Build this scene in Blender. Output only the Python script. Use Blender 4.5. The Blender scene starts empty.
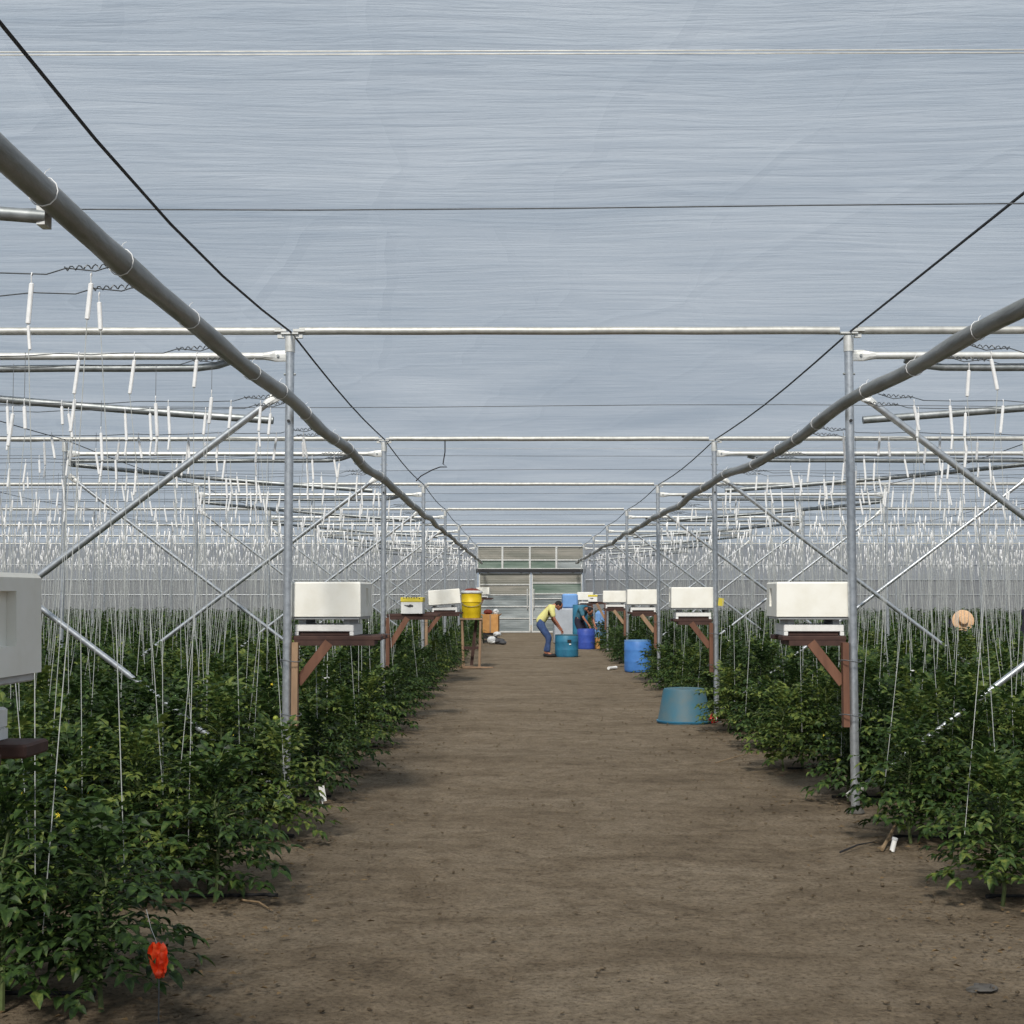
import bpy, math, random
import numpy as np
from mathutils import Vector, Matrix, Euler

R = math.radians
PI = math.pi
scene = bpy.context.scene
COL = scene.collection
rnd = random.Random(7)

# ------------------------------------------------------------------ camera
CAM_H = 1.61
F = 1370.0
PITCH = math.atan(83 / F)
YAW = math.atan(8 / F)
cam_d = bpy.data.cameras.new('camera')
cam = bpy.data.objects.new('camera', cam_d)
COL.objects.link(cam)
cam.location = (0, 0, CAM_H)
cam.rotation_euler = (PI / 2 + PITCH, 0, YAW)
cam_d.sensor_width = 36
cam_d.lens = 36 * F / 1024
cam_d.clip_end = 400
scene.camera = cam
ROT = Euler((PI / 2 + PITCH, 0, YAW)).to_matrix()


def W(px, py, Y):
    """photo pixel and a depth along the path -> a point in the place"""
    d = ROT @ Vector(((px - 512) / F, (512 - py) / F, -1))
    t = Y / d.y
    return Vector((d.x * t, Y, CAM_H + d.z * t))


def project(x, y, z):
    v = ROT.transposed() @ Vector((x, y, z - CAM_H))
    if v.z > -0.1:
        return None
    return 512 + F * v.x / -v.z, 512 - F * v.y / -v.z


# ------------------------------------------------------------------ node helpers
def new_mat(name):
    m = bpy.data.materials.new(name)
    m.use_nodes = True
    nt = m.node_tree
    nt.nodes.clear()
    out = nt.nodes.new('ShaderNodeOutputMaterial')
    return m, nt, out


def N(nt, kind, **kw):
    n = nt.nodes.new(kind)
    for k, v in kw.items():
        if k in n.inputs:
            n.inputs[k].default_value = v
        else:
            setattr(n, k, v)
    return n


def coords(nt, scale=(1, 1, 1), which='Object', rot=(0, 0, 0)):
    tc = N(nt, 'ShaderNodeTexCoord')
    mp = N(nt, 'ShaderNodeMapping')
    mp.inputs['Scale'].default_value = scale
    mp.inputs['Rotation'].default_value = rot
    nt.links.new(tc.outputs[which], mp.inputs['Vector'])
    return mp.outputs['Vector']


def noise(nt, vec, scale, detail=4, rough=0.55, dist=0.0):
    n = N(nt, 'ShaderNodeTexNoise')
    n.inputs['Scale'].default_value = scale
    n.inputs['Detail'].default_value = detail
    n.inputs['Roughness'].default_value = rough
    n.inputs['Distortion'].default_value = dist
    nt.links.new(vec, n.inputs['Vector'])
    return n.outputs['Fac']


def ramp(nt, fac, stops):
    r = N(nt, 'ShaderNodeValToRGB')
    e = r.color_ramp.elements
    while len(e) < len(stops):
        e.new(0.5)
    for i, (p, c) in enumerate(stops):
        e[i].position = p
        e[i].color = (c[0], c[1], c[2], 1)
    nt.links.new(fac, r.inputs['Fac'])
    return r.outputs['Color']


def bump(nt, h, strength, dist):
    b = N(nt, 'ShaderNodeBump')
    b.inputs['Strength'].default_value = strength
    b.inputs['Distance'].default_value = dist
    nt.links.new(h, b.inputs['Height'])
    return b.outputs['Normal']


def srgb(r, g, b):
    f = lambda c: (c / 255 / 12.92) if c / 255 <= 0.04045 else ((c / 255 + 0.055) / 1.055) ** 2.4
    return (f(r), f(g), f(b))


def simple(name, c, c2=None, rough=0.6, metal=0.0, nscale=12, bstr=0.15, bdist=0.004, spec=0.5, stretch=(1, 1, 1)):
    m, nt, out = new_mat(name)
    p = N(nt, 'ShaderNodeBsdfPrincipled')
    p.inputs['Roughness'].default_value = rough
    p.inputs['Metallic'].default_value = metal
    p.inputs['Specular IOR Level'].default_value = spec
    v = coords(nt, stretch)
    f = noise(nt, v, nscale, 5, 0.6)
    c2 = c2 or tuple(x * 0.75 for x in c)
    nt.links.new(ramp(nt, f, [(0.3, c2), (0.65, c)]), p.inputs['Base Color'])
    if bstr:
        nt.links.new(bump(nt, f, bstr, bdist), p.inputs['Normal'])
    nt.links.new(p.outputs[0], out.inputs[0])
    return m


M = {}
M['galv'] = simple('galvanised_steel', (0.60, 0.63, 0.66), (0.40, 0.43, 0.46), 0.38, 0.75, 25, 0.05)
M['galv_mid'] = simple('matte_steel', (0.56, 0.56, 0.53), (0.40, 0.40, 0.38), 0.5, 0.45, 16, 0.05)
M['galv_dull'] = simple('weathered_steel', (0.38, 0.40, 0.41), (0.22, 0.24, 0.24), 0.5, 0.7, 18, 0.05)
M['galv_white'] = simple('pale_steel', (0.72, 0.73, 0.72), (0.55, 0.55, 0.52), 0.45, 0.35, 14, 0.05)
M['roll'] = simple('grey_rolled_film', (0.27, 0.275, 0.27), (0.15, 0.155, 0.14), 0.40, 0.0, 9, 0.6, 0.02, stretch=(1, 0.25, 1))
M['wire'] = simple('dark_wire', (0.035, 0.035, 0.04), (0.02, 0.02, 0.025), 0.6, 0.2, 20, 0)
M['thinwire'] = simple('grey_wire', (0.16, 0.17, 0.18), (0.10, 0.11, 0.12), 0.5, 0.4, 20, 0)
M['foam'] = simple('white_foam', (0.86, 0.85, 0.79), (0.78, 0.76, 0.68), 0.75, 0, 6, 0.12, 0.006, 0.3)
M['foam_grey'] = simple('grey_foam_edge', (0.55, 0.57, 0.58), (0.45, 0.46, 0.47), 0.8, 0, 8, 0.1, 0.004, 0.3)
M['white'] = simple('white_plastic', (0.85, 0.85, 0.83), (0.7, 0.7, 0.68), 0.5, 0, 10, 0.05)
M['twine'] = simple('pale_twine', (0.56, 0.58, 0.57), (0.42, 0.44, 0.42), 0.8, 0, 30, 0)
M['bobbin'] = simple('white_bobbin', (0.88, 0.88, 0.88), (0.74, 0.75, 0.76), 0.6, 0, 30, 0.05)
M['wood'] = simple('reddish_wood', (0.20, 0.098, 0.062), (0.11, 0.052, 0.035), 0.75, 0, 10, 0.3, 0.004, 0.3, (1, 1, 0.2))
M['wood_dark'] = simple('dark_wood', (0.075, 0.04, 0.032), (0.045, 0.025, 0.022), 0.75, 0, 12, 0.3, 0.004, 0.3)
M['wood_pale'] = simple('pale_wood', (0.36, 0.24, 0.15), (0.22, 0.14, 0.09), 0.8, 0, 12, 0.3, 0.004, 0.3, (1, 1, 0.2))
M['teal'] = simple('teal_plastic', srgb(52, 122, 152), srgb(38, 96, 128), 0.45, 0, 4, 0.05)
M['tealdust'] = simple('dusty_teal_plastic', srgb(46, 98, 118), srgb(80, 98, 102), 0.65, 0, 3.5, 0.08)
M['blue'] = simple('blue_plastic', srgb(78, 132, 200), srgb(62, 112, 180), 0.42, 0, 5, 0.05)
M['blue_top'] = simple('blue_lid_plastic', srgb(112, 156, 205), srgb(92, 136, 190), 0.5, 0, 5, 0.05)
M['blue_deep'] = simple('deep_blue_plastic', srgb(58, 84, 172), srgb(48, 70, 150), 0.45, 0, 5, 0.05)
M['blue_pale'] = simple('pale_blue_sheet', srgb(122, 166, 220), srgb(104, 148, 204), 0.5, 0, 3, 0.2, 0.03)
M['grey_sheet'] = simple('grey_sheet', srgb(176, 182, 190), srgb(158, 164, 172), 0.5, 0, 3, 0.25, 0.03)
M['yellow'] = simple('yellow_plastic', srgb(226, 196, 30), srgb(204, 170, 22), 0.45, 0, 5, 0.05)
M['yellow_pale'] = simple('pale_yellow_plastic', srgb(232, 214, 84), srgb(216, 196, 60), 0.5, 0, 8, 0.05)
M['black'] = simple('black_plastic', (0.02, 0.02, 0.022), (0.012, 0.012, 0.014), 0.55, 0, 10, 0.1)
M['red'] = simple('red_plastic', srgb(214, 40, 44), srgb(170, 26, 34), 0.5, 0, 18, 0.3, 0.01)
M['orange'] = simple('orange_red_plastic', srgb(244, 92, 44), srgb(214, 52, 26), 0.45, 0, 30, 0.3, 0.01)
M['brownred'] = simple('rusty_red', srgb(128, 52, 36), srgb(92, 36, 28), 0.8, 0, 10, 0.3)
M['card'] = simple('brown_cardboard', srgb(196, 146, 88), srgb(176, 126, 72), 0.85, 0, 6, 0.1)
M['skin'] = simple('skin', srgb(168, 112, 88), srgb(150, 96, 74), 0.6, 0, 14, 0.03)
M['hair'] = simple('dark_hair', (0.010, 0.008, 0.008), (0.006, 0.005, 0.005), 0.85, 0, 40, 0.3)
M['shirt_y'] = simple('yellow_shirt', srgb(226, 222, 150), srgb(210, 204, 128), 0.85, 0, 9, 0.4, 0.02)
M['jeans'] = simple('blue_denim', srgb(62, 84, 128), srgb(44, 62, 100), 0.9, 0, 14, 0.3, 0.01)
M['shirt_t'] = simple('teal_shirt', srgb(70, 120, 138), srgb(54, 98, 116), 0.85, 0, 9, 0.4, 0.02)
M['navy'] = simple('dark_navy_cloth', srgb(38, 36, 54), srgb(26, 24, 38), 0.9, 0, 9, 0.4, 0.02)
M['straw'] = simple('straw_weave', srgb(222, 186, 150), srgb(196, 156, 116), 0.85, 0, 40, 0.3, 0.004)
M['strawband'] = simple('straw_band', srgb(176, 140, 84), srgb(150, 116, 64), 0.85, 0, 40, 0.2)
M['stem'] = simple('plant_stem', (0.11, 0.15, 0.05), (0.075, 0.10, 0.035), 0.7, 0, 30, 0.1)
M['tomato'] = simple('unripe_tomato', srgb(150, 160, 66), srgb(120, 138, 50), 0.45, 0, 12, 0.02)
M['flower'] = simple('yellow_blossom', srgb(236, 214, 60), srgb(214, 190, 40), 0.7, 0, 30, 0)
M['pipe_black'] = simple('black_tape', (0.018, 0.018, 0.02), (0.010, 0.010, 0.012), 0.8, 0, 10, 0.1)
M['stone'] = simple('dark_stone', (0.10, 0.095, 0.085), (0.06, 0.055, 0.05), 0.85, 0, 14, 0.5, 0.01)
M['twig'] = simple('dry_stick', srgb(150, 128, 100), srgb(112, 94, 70), 0.9, 0, 20, 0.2)
M['sack'] = simple('white_sack', srgb(214, 216, 216), srgb(176, 178, 180), 0.7, 0, 9, 0.5, 0.03)
M['darkgrey'] = simple('dark_grey_sack', (0.06, 0.062, 0.068), (0.035, 0.035, 0.04), 0.7, 0, 9, 0.5, 0.03)


def leaf_mat(name, a, b, c):
    m, nt, out = new_mat(name)
    oi = N(nt, 'ShaderNodeObjectInfo')
    v = coords(nt)
    f = noise(nt, v, 16.0, 3, 0.65)
    ad = N(nt, 'ShaderNodeMath', operation='ADD')
    mu = N(nt, 'ShaderNodeMath', operation='MULTIPLY_ADD')
    mu.inputs[1].default_value = 0.22
    mu.inputs[2].default_value = -0.11
    nt.links.new(oi.outputs['Random'], mu.inputs[0])
    nt.links.new(f, ad.inputs[0])
    nt.links.new(mu.outputs[0], ad.inputs[1])
    colr = ramp(nt, ad.outputs[0], [(0.30, a), (0.52, b), (0.76, c)])
    p = N(nt, 'ShaderNodeBsdfPrincipled')
    p.inputs['Roughness'].default_value = 0.5
    p.inputs['Specular IOR Level'].default_value = 0.3
    nt.links.new(colr, p.inputs['Base Color'])
    t = N(nt, 'ShaderNodeBsdfTranslucent')
    nt.links.new(colr, t.inputs['Color'])
    mx = N(nt, 'ShaderNodeMixShader')
    mx.inputs[0].default_value = 0.28
    nt.links.new(p.outputs[0], mx.inputs[1])
    nt.links.new(t.outputs[0], mx.inputs[2])
    nt.links.new(mx.outputs[0], out.inputs[0])
    return m


M['leaf'] = leaf_mat('tomato_leaf', (0.011, 0.024, 0.008), (0.044, 0.088, 0.020), (0.215, 0.255, 0.055))


def film_mat(name, base_t, col_a, col_b, scale, creases=True):
    """greenhouse film: lets part of the light straight through and scatters the rest"""
    m, nt, out = new_mat(name)
    v = coords(nt, scale)
    f1 = noise(nt, v, 1.0, 6, 0.62, 0.4)
    v2 = coords(nt, (0.35, 0.5, 0.5))
    f2 = noise(nt, v2, 1.0, 4, 0.5, 0.6)
    mixf = N(nt, 'ShaderNodeMath', operation='MULTIPLY_ADD')
    mixf.inputs[1].default_value = 0.42
    nt.links.new(f1, mixf.inputs[0])
    m2 = N(nt, 'ShaderNodeMath', operation='MULTIPLY')
    m2.inputs[1].default_value = 0.58
    nt.links.new(f2, m2.inputs[0])
    nt.links.new(m2.outputs[0], mixf.inputs[2])
    colr = ramp(nt, mixf.outputs[0], [(0.34, col_a), (0.66, col_b)])
    tl = N(nt, 'ShaderNodeBsdfTranslucent')
    nt.links.new(colr, tl.inputs['Color'])
    df = N(nt, 'ShaderNodeBsdfDiffuse')
    df.inputs['Color'].default_value = (0.75, 0.77, 0.80, 1)
    h = f1
    if creases:
        v3 = coords(nt, (1.1, 0.35, 1), rot=(0, 0, R(28)))
        vo = N(nt, 'ShaderNodeTexVoronoi', feature='DISTANCE_TO_EDGE')
        vo.inputs['Scale'].default_value = 1.3
        nz = N(nt, 'ShaderNodeTexNoise')
        nz.inputs['Scale'].default_value = 1.2
        nt.links.new(v3, nz.inputs['Vector'])
        vm = N(nt, 'ShaderNodeMixRGB')
        vm.inputs[0].default_value = 0.35
        nt.links.new(v3, vm.inputs[1])
        nt.links.new(nz.outputs['Color'], vm.inputs[2])
        nt.links.new(vm.outputs[0], vo.inputs['Vector'])
        mr = N(nt, 'ShaderNodeMapRange')
        mr.inputs['From Max'].default_value = 0.06
        nt.links.new(vo.outputs['Distance'], mr.inputs['Value'])
        aa = N(nt, 'ShaderNodeMath', operation='MULTIPLY_ADD')
        aa.inputs[1].default_value = 0.35
        nt.links.new(mr.outputs[0], aa.inputs[0])
        nt.links.new(f1, aa.inputs[2])
        h = aa.outputs[0]
    nrm = bump(nt, h, 0.5, 0.10)
    nt.links.new(nrm, tl.inputs['Normal'])
    nt.links.new(nrm, df.inputs['Normal'])
    a = N(nt, 'ShaderNodeMixShader')
    a.inputs[0].default_value = 0.22
    nt.links.new(tl.outputs[0], a.inputs[1])
    nt.links.new(df.outputs[0], a.inputs[2])
    tr = N(nt, 'ShaderNodeBsdfTransparent')
    b = N(nt, 'ShaderNodeMixShader')
    b.inputs[0].default_value = base_t
    nt.links.new(a.outputs[0], b.inputs[1])
    nt.links.new(tr.outputs[0], b.inputs[2])
    nt.links.new(b.outputs[0], out.inputs[0])
    return m


M['film'] = film_mat('roof_film', 0.50, (0.26, 0.305, 0.355), (0.47, 0.505, 0.545), (1.3, 11.0, 1))
M['wallfilm'] = film_mat('wall_film', 0.12, (0.46, 0.49, 0.53), (0.62, 0.65, 0.69), (0.3, 0.3, 3.0), False)
M['lowfilm'] = film_mat('skirt_film', 0.02, (0.30, 0.32, 0.35), (0.38, 0.40, 0.43), (0.25, 0.25, 2.0), False)


def panel_mat(name, a, b):
    m, nt, out = new_mat(name)
    v = coords(nt, (0.5, 0.5, 3.2))
    f = noise(nt, v, 1.0, 4, 0.6, 0.3)
    colr = ramp(nt, f, [(0.35, a), (0.62, b)])
    tl = N(nt, 'ShaderNodeBsdfTranslucent')
    nt.links.new(colr, tl.inputs['Color'])
    p = N(nt, 'ShaderNodeBsdfPrincipled')
    p.inputs['Roughness'].default_value = 0.35
    nt.links.new(colr, p.inputs['Base Color'])
    wv = N(nt, 'ShaderNodeTexWave', bands_direction='Z')
    wv.inputs['Scale'].default_value = 4.0
    vv = coords(nt)
    nt.links.new(vv, wv.inputs['Vector'])
    nt.links.new(bump(nt, wv.outputs['Fac'], 0.35, 0.02), p.inputs['Normal'])
    mx = N(nt, 'ShaderNodeMixShader')
    mx.inputs[0].default_value = 0.55
    nt.links.new(p.outputs[0], mx.inputs[1])
    nt.links.new(tl.outputs[0], mx.inputs[2])
    nt.links.new(mx.outputs[0], out.inputs[0])
    return m


M['panel_beige'] = panel_mat('beige_panel', srgb(168, 168, 158), srgb(200, 196, 186))
M['panel_green'] = panel_mat('green_panel', srgb(132, 156, 142), srgb(176, 190, 180))
M['panel_grey'] = panel_mat('grey_panel', srgb(150, 160, 162), srgb(206, 212, 212))


def soil_mat():
    m, nt, out = new_mat('dry_soil')
    v = coords(nt)
    vs = coords(nt, (0.75, 1.3, 1))  # stretched across the path: soil mottle plus soft roof-shadow bands put into the colour
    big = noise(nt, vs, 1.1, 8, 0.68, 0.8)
    mid = noise(nt, v, 6.0, 8, 0.72)
    fine = noise(nt, v, 38.0, 6, 0.75)
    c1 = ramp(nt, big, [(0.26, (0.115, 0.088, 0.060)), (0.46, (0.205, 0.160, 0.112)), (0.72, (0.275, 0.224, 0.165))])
    c2 = ramp(nt, mid, [(0.30, (0.58, 0.55, 0.50)), (0.52, (1.0, 1.0, 0.98)), (0.78, (1.25, 1.24, 1.20))])
    c3 = ramp(nt, fine, [(0.34, (0.40, 0.36, 0.32)), (0.47, (0.95, 0.95, 0.95)), (0.68, (1.28, 1.27, 1.24))])
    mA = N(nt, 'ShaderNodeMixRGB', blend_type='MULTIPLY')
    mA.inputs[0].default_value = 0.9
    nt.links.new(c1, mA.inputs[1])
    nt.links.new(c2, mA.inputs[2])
    mB = N(nt, 'ShaderNodeMixRGB', blend_type='MULTIPLY')
    mB.inputs[0].default_value = 0.95
    nt.links.new(mA.outputs[0], mB.inputs[1])
    nt.links.new(c3, mB.inputs[2])
    p = N(nt, 'ShaderNodeBsdfPrincipled')
    p.inputs['Roughness'].default_value = 0.95
    p.inputs['Specular IOR Level'].default_value = 0.15
    nt.links.new(mB.outputs[0], p.inputs['Base Color'])
    s = N(nt, 'ShaderNodeMath', operation='MULTIPLY_ADD')
    s.inputs[1].default_value = 0.35
    nt.links.new(fine, s.inputs[0])
    nt.links.new(mid, s.inputs[2])
    nt.links.new(bump(nt, s.outputs[0], 1.0, 0.06), p.inputs['Normal'])
    nt.links.new(p.outputs[0], out.inputs[0])
    return m


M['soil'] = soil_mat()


# ------------------------------------------------------------------ mesh helpers
class MB:
    def __init__(s):
        s.v = []
        s.f = []

    def add(s, vs, fs):
        b = len(s.v)
        s.v.extend(tuple(x) for x in vs)
        s.f.extend(tuple(i + b for i in f) for f in fs)
        return s

    def box(s, c, d, rot=None, bev=0.0, taper=1.0):
        x, y, z = d[0] / 2, d[1] / 2, d[2] / 2
        b = min(bev, x * 0.9, y * 0.9, z * 0.9)
        if b <= 0:
            P = [(sx * x, sy * y, sz * z) for sz in (-1, 1) for sy in (-1, 1) for sx in (-1, 1)]
            Fc = [(0, 2, 3, 1), (4, 5, 7, 6), (0, 1, 5, 4), (2, 6, 7, 3), (0, 4, 6, 2), (1, 3, 7, 5)]
        else:
            rings = []
            for (zz, ins) in ((-z, b), (-z + b, 0), (z - b, 0), (z, b)):
                ex, ey = x - ins, y - ins
                k = b
                rings.append([(-ex + k, -ey, zz), (ex - k, -ey, zz), (ex, -ey + k, zz), (ex, ey - k, zz), (ex - k, ey, zz), (-ex + k, ey, zz), (-ex, ey - k, zz), (-ex, -ey + k, zz)])
            P = [p for r in rings for p in r]
            Fc = [tuple(range(7, -1, -1)), tuple(range(24, 32))]
            for i in range(3):
                for j in range(8):
                    Fc.append((i * 8 + j, i * 8 + (j + 1) % 8, (i + 1) * 8 + (j + 1) % 8, (i + 1) * 8 + j))
        if taper != 1.0:
            P = [(p[0] * (1 + (taper - 1) * (p[2] / z + 1) / 2), p[1] * (1 + (taper - 1) * (p[2] / z + 1) / 2), p[2]) for p in P]
        m = Matrix.Translation(c) @ (rot.to_4x4() if rot is not None else Matrix.Identity(4))
        return s.add([m @ Vector(p) for p in P], Fc)

    def tube(s, pts, r, n=8, cap=True):
        pts = [Vector(p) for p in pts]
        k = len(pts)
        rs = r if isinstance(r, (list, tuple)) else [r] * k
        vs = []
        up0 = None
        for i, p in enumerate(pts):
            t = (pts[min(i + 1, k - 1)] - pts[max(i - 1, 0)]).normalized()
            if up0 is None:
                a = Vector((0, 0, 1)) if abs(t.z) < 0.9 else Vector((1, 0, 0))
                u = t.cross(a).normalized()
            else:
                u = (up0 - t * up0.dot(t)).normalized()
            up0 = u
            w = t.cross(u)
            for j in range(n):
                an = 2 * PI * j / n
                vs.append(p + (u * math.cos(an) + w * math.sin(an)) * rs[i])
        fs = []
        for i in range(k - 1):
            for j in range(n):
                fs.append((i * n + j, i * n + (j + 1) % n, (i + 1) * n + (j + 1) % n, (i + 1) * n + j))
        if cap:
            fs.append(tuple(range(n - 1, -1, -1)))
            fs.append(tuple(range((k - 1) * n, k * n)))
        return s.add(vs, fs)

    def lathe(s, prof, c=(0, 0, 0), n=24, rot=None, squash=1.0):
        vs, fs = [], []
        for (r, z) in prof:
            for j in range(n):
                a = 2 * PI * j / n
                vs.append(Vector((r * math.cos(a), r * math.sin(a) * squash, z)))
        for i in range(len(prof) - 1):
            for j in range(n):
                fs.append((i * n + j, i * n + (j + 1) % n, (i + 1) * n + (j + 1) % n, (i + 1) * n + j))
        if prof[0][0] > 1e-5:
            fs.append(tuple(range(n - 1, -1, -1)))
        if prof[-1][0] > 1e-5:
            fs.append(tuple(range((len(prof) - 1) * n, len(prof) * n)))
        m = Matrix.Translation(c) @ (rot.to_4x4() if rot is not None else Matrix.Identity(4))
        return s.add([m @ v for v in vs], fs)

    def blob(s, c, rad, n=12, m=8, jit=0.0, rot=None, seed=0):
        rr = random.Random(seed)
        vs, fs = [], []
        mm = Matrix.Translation(c) @ (rot.to_4x4() if rot is not None else Matrix.Identity(4))
        for i in range(m + 1):
            th = PI * i / m
            for j in range(n):
                ph = 2 * PI * j / n
                k = 1 + rr.uniform(-jit, jit)
                vs.append(mm @ Vector((rad[0] * math.sin(th) * math.cos(ph) * k, rad[1] * math.sin(th) * math.sin(ph) * k, -rad[2] * math.cos(th) * k)))
        for i in range(m):
            for j in range(n):
                fs.append((i * n + j, i * n + (j + 1) % n, (i + 1) * n + (j + 1) % n, (i + 1) * n + j))
        return s.add(vs, fs)

    def mesh(s, name, mat, smooth=False):
        me = bpy.data.meshes.new(name)
        me.from_pydata(s.v, [], s.f)
        me.materials.append(mat)
        if smooth:
            me.polygons.foreach_set('use_smooth', [True] * len(me.polygons))
            me.set_sharp_from_angle(angle=R(40))
        me.update()
        return me

    def build(s, name, mat, parent=None, smooth=False):
        o = bpy.data.objects.new(name, s.mesh(name, mat, smooth))
        COL.objects.link(o)
        if parent is not None:
            o.parent = parent
        return o


def tag(o, label=None, cat=None, group=None, kind=None):
    if label:
        o['label'] = label
    if cat:
        o['category'] = cat
    if group:
        o['group'] = group
    if kind:
        o['kind'] = kind
    return o


def thing(name, label, cat, loc=(0, 0, 0), rz=0.0, group=None):
    o = bpy.data.objects.new(name, None)
    o.empty_display_size = 0.1
    COL.objects.link(o)
    o.location = loc
    o.rotation_euler = (0, 0, rz)
    return tag(o, label, cat, group)


def part(name, me, parent, label=None):
    o = bpy.data.objects.new(name, me)
    COL.objects.link(o)
    o.parent = parent
    if label:
        o['label'] = label
    return o


ORD = ['zeroth', 'first', 'second', 'third', 'fourth', 'fifth', 'sixth', 'seventh', 'eighth', 'ninth', 'tenth', 'eleventh', 'twelfth', 'thirteenth', 'fourteenth', 'fifteenth', 'sixteenth', 'seventeenth', 'eighteenth', 'nineteenth', 'twentieth', 'twenty-first', 'twenty-second', 'twenty-third', 'twenty-fourth', 'twenty-fifth', 'twenty-sixth', 'twenty-seventh', 'twenty-eighth', 'twenty-ninth', 'thirtieth', 'thirty-first', 'thirty-second', 'thirty-third', 'thirty-fourth', 'thirty-fifth', 'thirty-sixth', 'thirty-seventh', 'thirty-eighth', 'thirty-ninth', 'fortieth']
SIDE = {-1: 'yellow drum side', 1: 'blue tub side'}      # the two sides of the path

# ------------------------------------------------------------------ the place's measures
XL, XR = -1.745, 2.49                  # post lines along the path
BAY = 7.2
ROWS = [10.3 + BAY * k for k in range(7)]
SIDEX = {-1: [-1.745, -5.85, -9.95, -14.05, -18.15, -22.25], 1: [2.49, 6.6, 10.7, 14.8, 18.9, 23.0]}
YE = 58.5                              # end wall
XW0, XW1 = -25.0, 25.5
ZC = 3.72
POST_H = 3.59

# ------------------------------------------------------------------ setting
mb = MB()
nx, ny = 60, 120
x0, x1, y0, y1 = -28.0, 28.5, -6.0, 74.0
gr = random.Random(3)
xs = sorted(set([x0 + (x1 - x0) * i / 20 for i in range(21)] + [-1.6 + 0.14 * i for i in range(31)]))
ys = [y0 + (y1 - y0) * (i / ny) ** 1.25 for i in range(ny + 1)]
vs = []
for y in ys:
    for x in xs:
        z = 0.0
        if -1.7 < x < 2.8 and 2 < y < 56:
            z = -0.004 + 0.008 * math.sin(y * 1.7 + x) * math.sin(x * 2.3 + 0.4 * y) + gr.uniform(-0.004, 0.004)
            z = min(z, 0.012)
        vs.append((x, y, z))
nX = len(xs)
fs = [(j * nX + i, j * nX + i + 1, (j + 1) * nX + i + 1, (j + 1) * nX + i) for j in range(ny) for i in range(nX - 1)]
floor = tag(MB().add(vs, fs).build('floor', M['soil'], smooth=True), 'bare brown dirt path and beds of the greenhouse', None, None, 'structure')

# roof film: a slightly uneven sheet
nx, ny = 70, 160
vs = []
for j in range(ny + 1):
    y = -8 + (YE + 8) * j / ny
    for i in range(nx + 1):
        x = XW0 + (XW1 - XW0) * i / nx
        u = ((y - 3.1) % BAY) / BAY
        z = ZC + 0.035 * math.sin(PI * u) + 0.012 * math.sin(x * 1.3 + y * 0.7) + 0.010 * math.sin(x * 2.9 - y * 1.9)
        vs.append((x, y, z))
fs = [(j * (nx + 1) + i, j * (nx + 1) + i + 1, (j + 1) * (nx + 1) + i + 1, (j + 1) * (nx + 1) + i) for j in range(ny) for i in range(nx)]
ceil = tag(MB().add(vs, fs).build('ceiling', M['film'], smooth=True), 'bluish white plastic roof film', None, None, 'structure')
# seams where two film sheets overlap: narrow double strips under the roof
for n_, ysm in enumerate((5.13, 5.16, 19.4, 26.6, 33.8)):
    tag(MB().box(((XW0 + XW1) / 2, ysm, ZC - 0.03), (XW1 - XW0 - 0.2, 0.004, 0.004)).build(f'trim_{n_ + 1}', M['galv_mid']), 'pale welded seam of the roof film', None, None, 'structure')


def sheet(name, x0, x1, y0, y1, z0, z1, mat, label):
    """a vertical sheet of film, 8 mm deep"""
    o = MB()
    if abs(x1 - x0) > abs(y1 - y0):
        o.box(((x0 + x1) / 2, (y0 + y1) / 2, (z0 + z1) / 2), (abs(x1 - x0), 0.008, z1 - z0))
    else:
        o.box(((x0 + x1) / 2, (y0 + y1) / 2, (z0 + z1) / 2), (0.008, abs(y1 - y0), z1 - z0))
    return tag(o.build(name, mat), label, None, None, 'structure')


DX0, DX1 = -1.82, 2.72
sheet('wall_end', XW0, DX0, YE, YE, 2.25, ZC + 0.02, M['wallfilm'], 'pale film end wall on the yellow drum side')
sheet('wall_end', DX1, XW1, YE, YE, 2.25, ZC + 0.02, M['wallfilm'], 'pale film end wall on the blue tub side')
sheet('wall_end', XW0, DX0, YE, YE, 0, 2.25, M['lowfilm'], 'grey lower film of the end wall, yellow drum side')
sheet('wall_end', DX1, XW1, YE, YE, 0, 2.25, M['lowfilm'], 'grey lower film of the end wall, blue tub side')
sheet('wall_left', XW0, XW0, -8, YE, 2.25, ZC + 0.02, M['wallfilm'], 'pale film side wall')
sheet('wall_left', XW0, XW0, -8, YE, 0, 2.25, M['lowfilm'], 'grey lower film of the side wall')
sheet('wall_right', XW1, XW1, -8, YE, 2.25, ZC + 0.02, M['wallfilm'], 'pale film side wall')
sheet('wall_right', XW1, XW1, -8, YE, 0, 2.25, M['lowfilm'], 'grey lower film of the side wall')
tn = 6
for (a, b) in ((XW0, DX0), (DX1, XW1)):
    for z in (1.62, 2.25, 2.9):
        tag(MB().tube([(a, YE - 0.04, z), (b, YE - 0.04, z)], 0.013, 6).build(f'trim_{tn}', M['galv']), 'thin rail along the end wall film', None, None, 'structure')
        tn += 1

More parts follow.
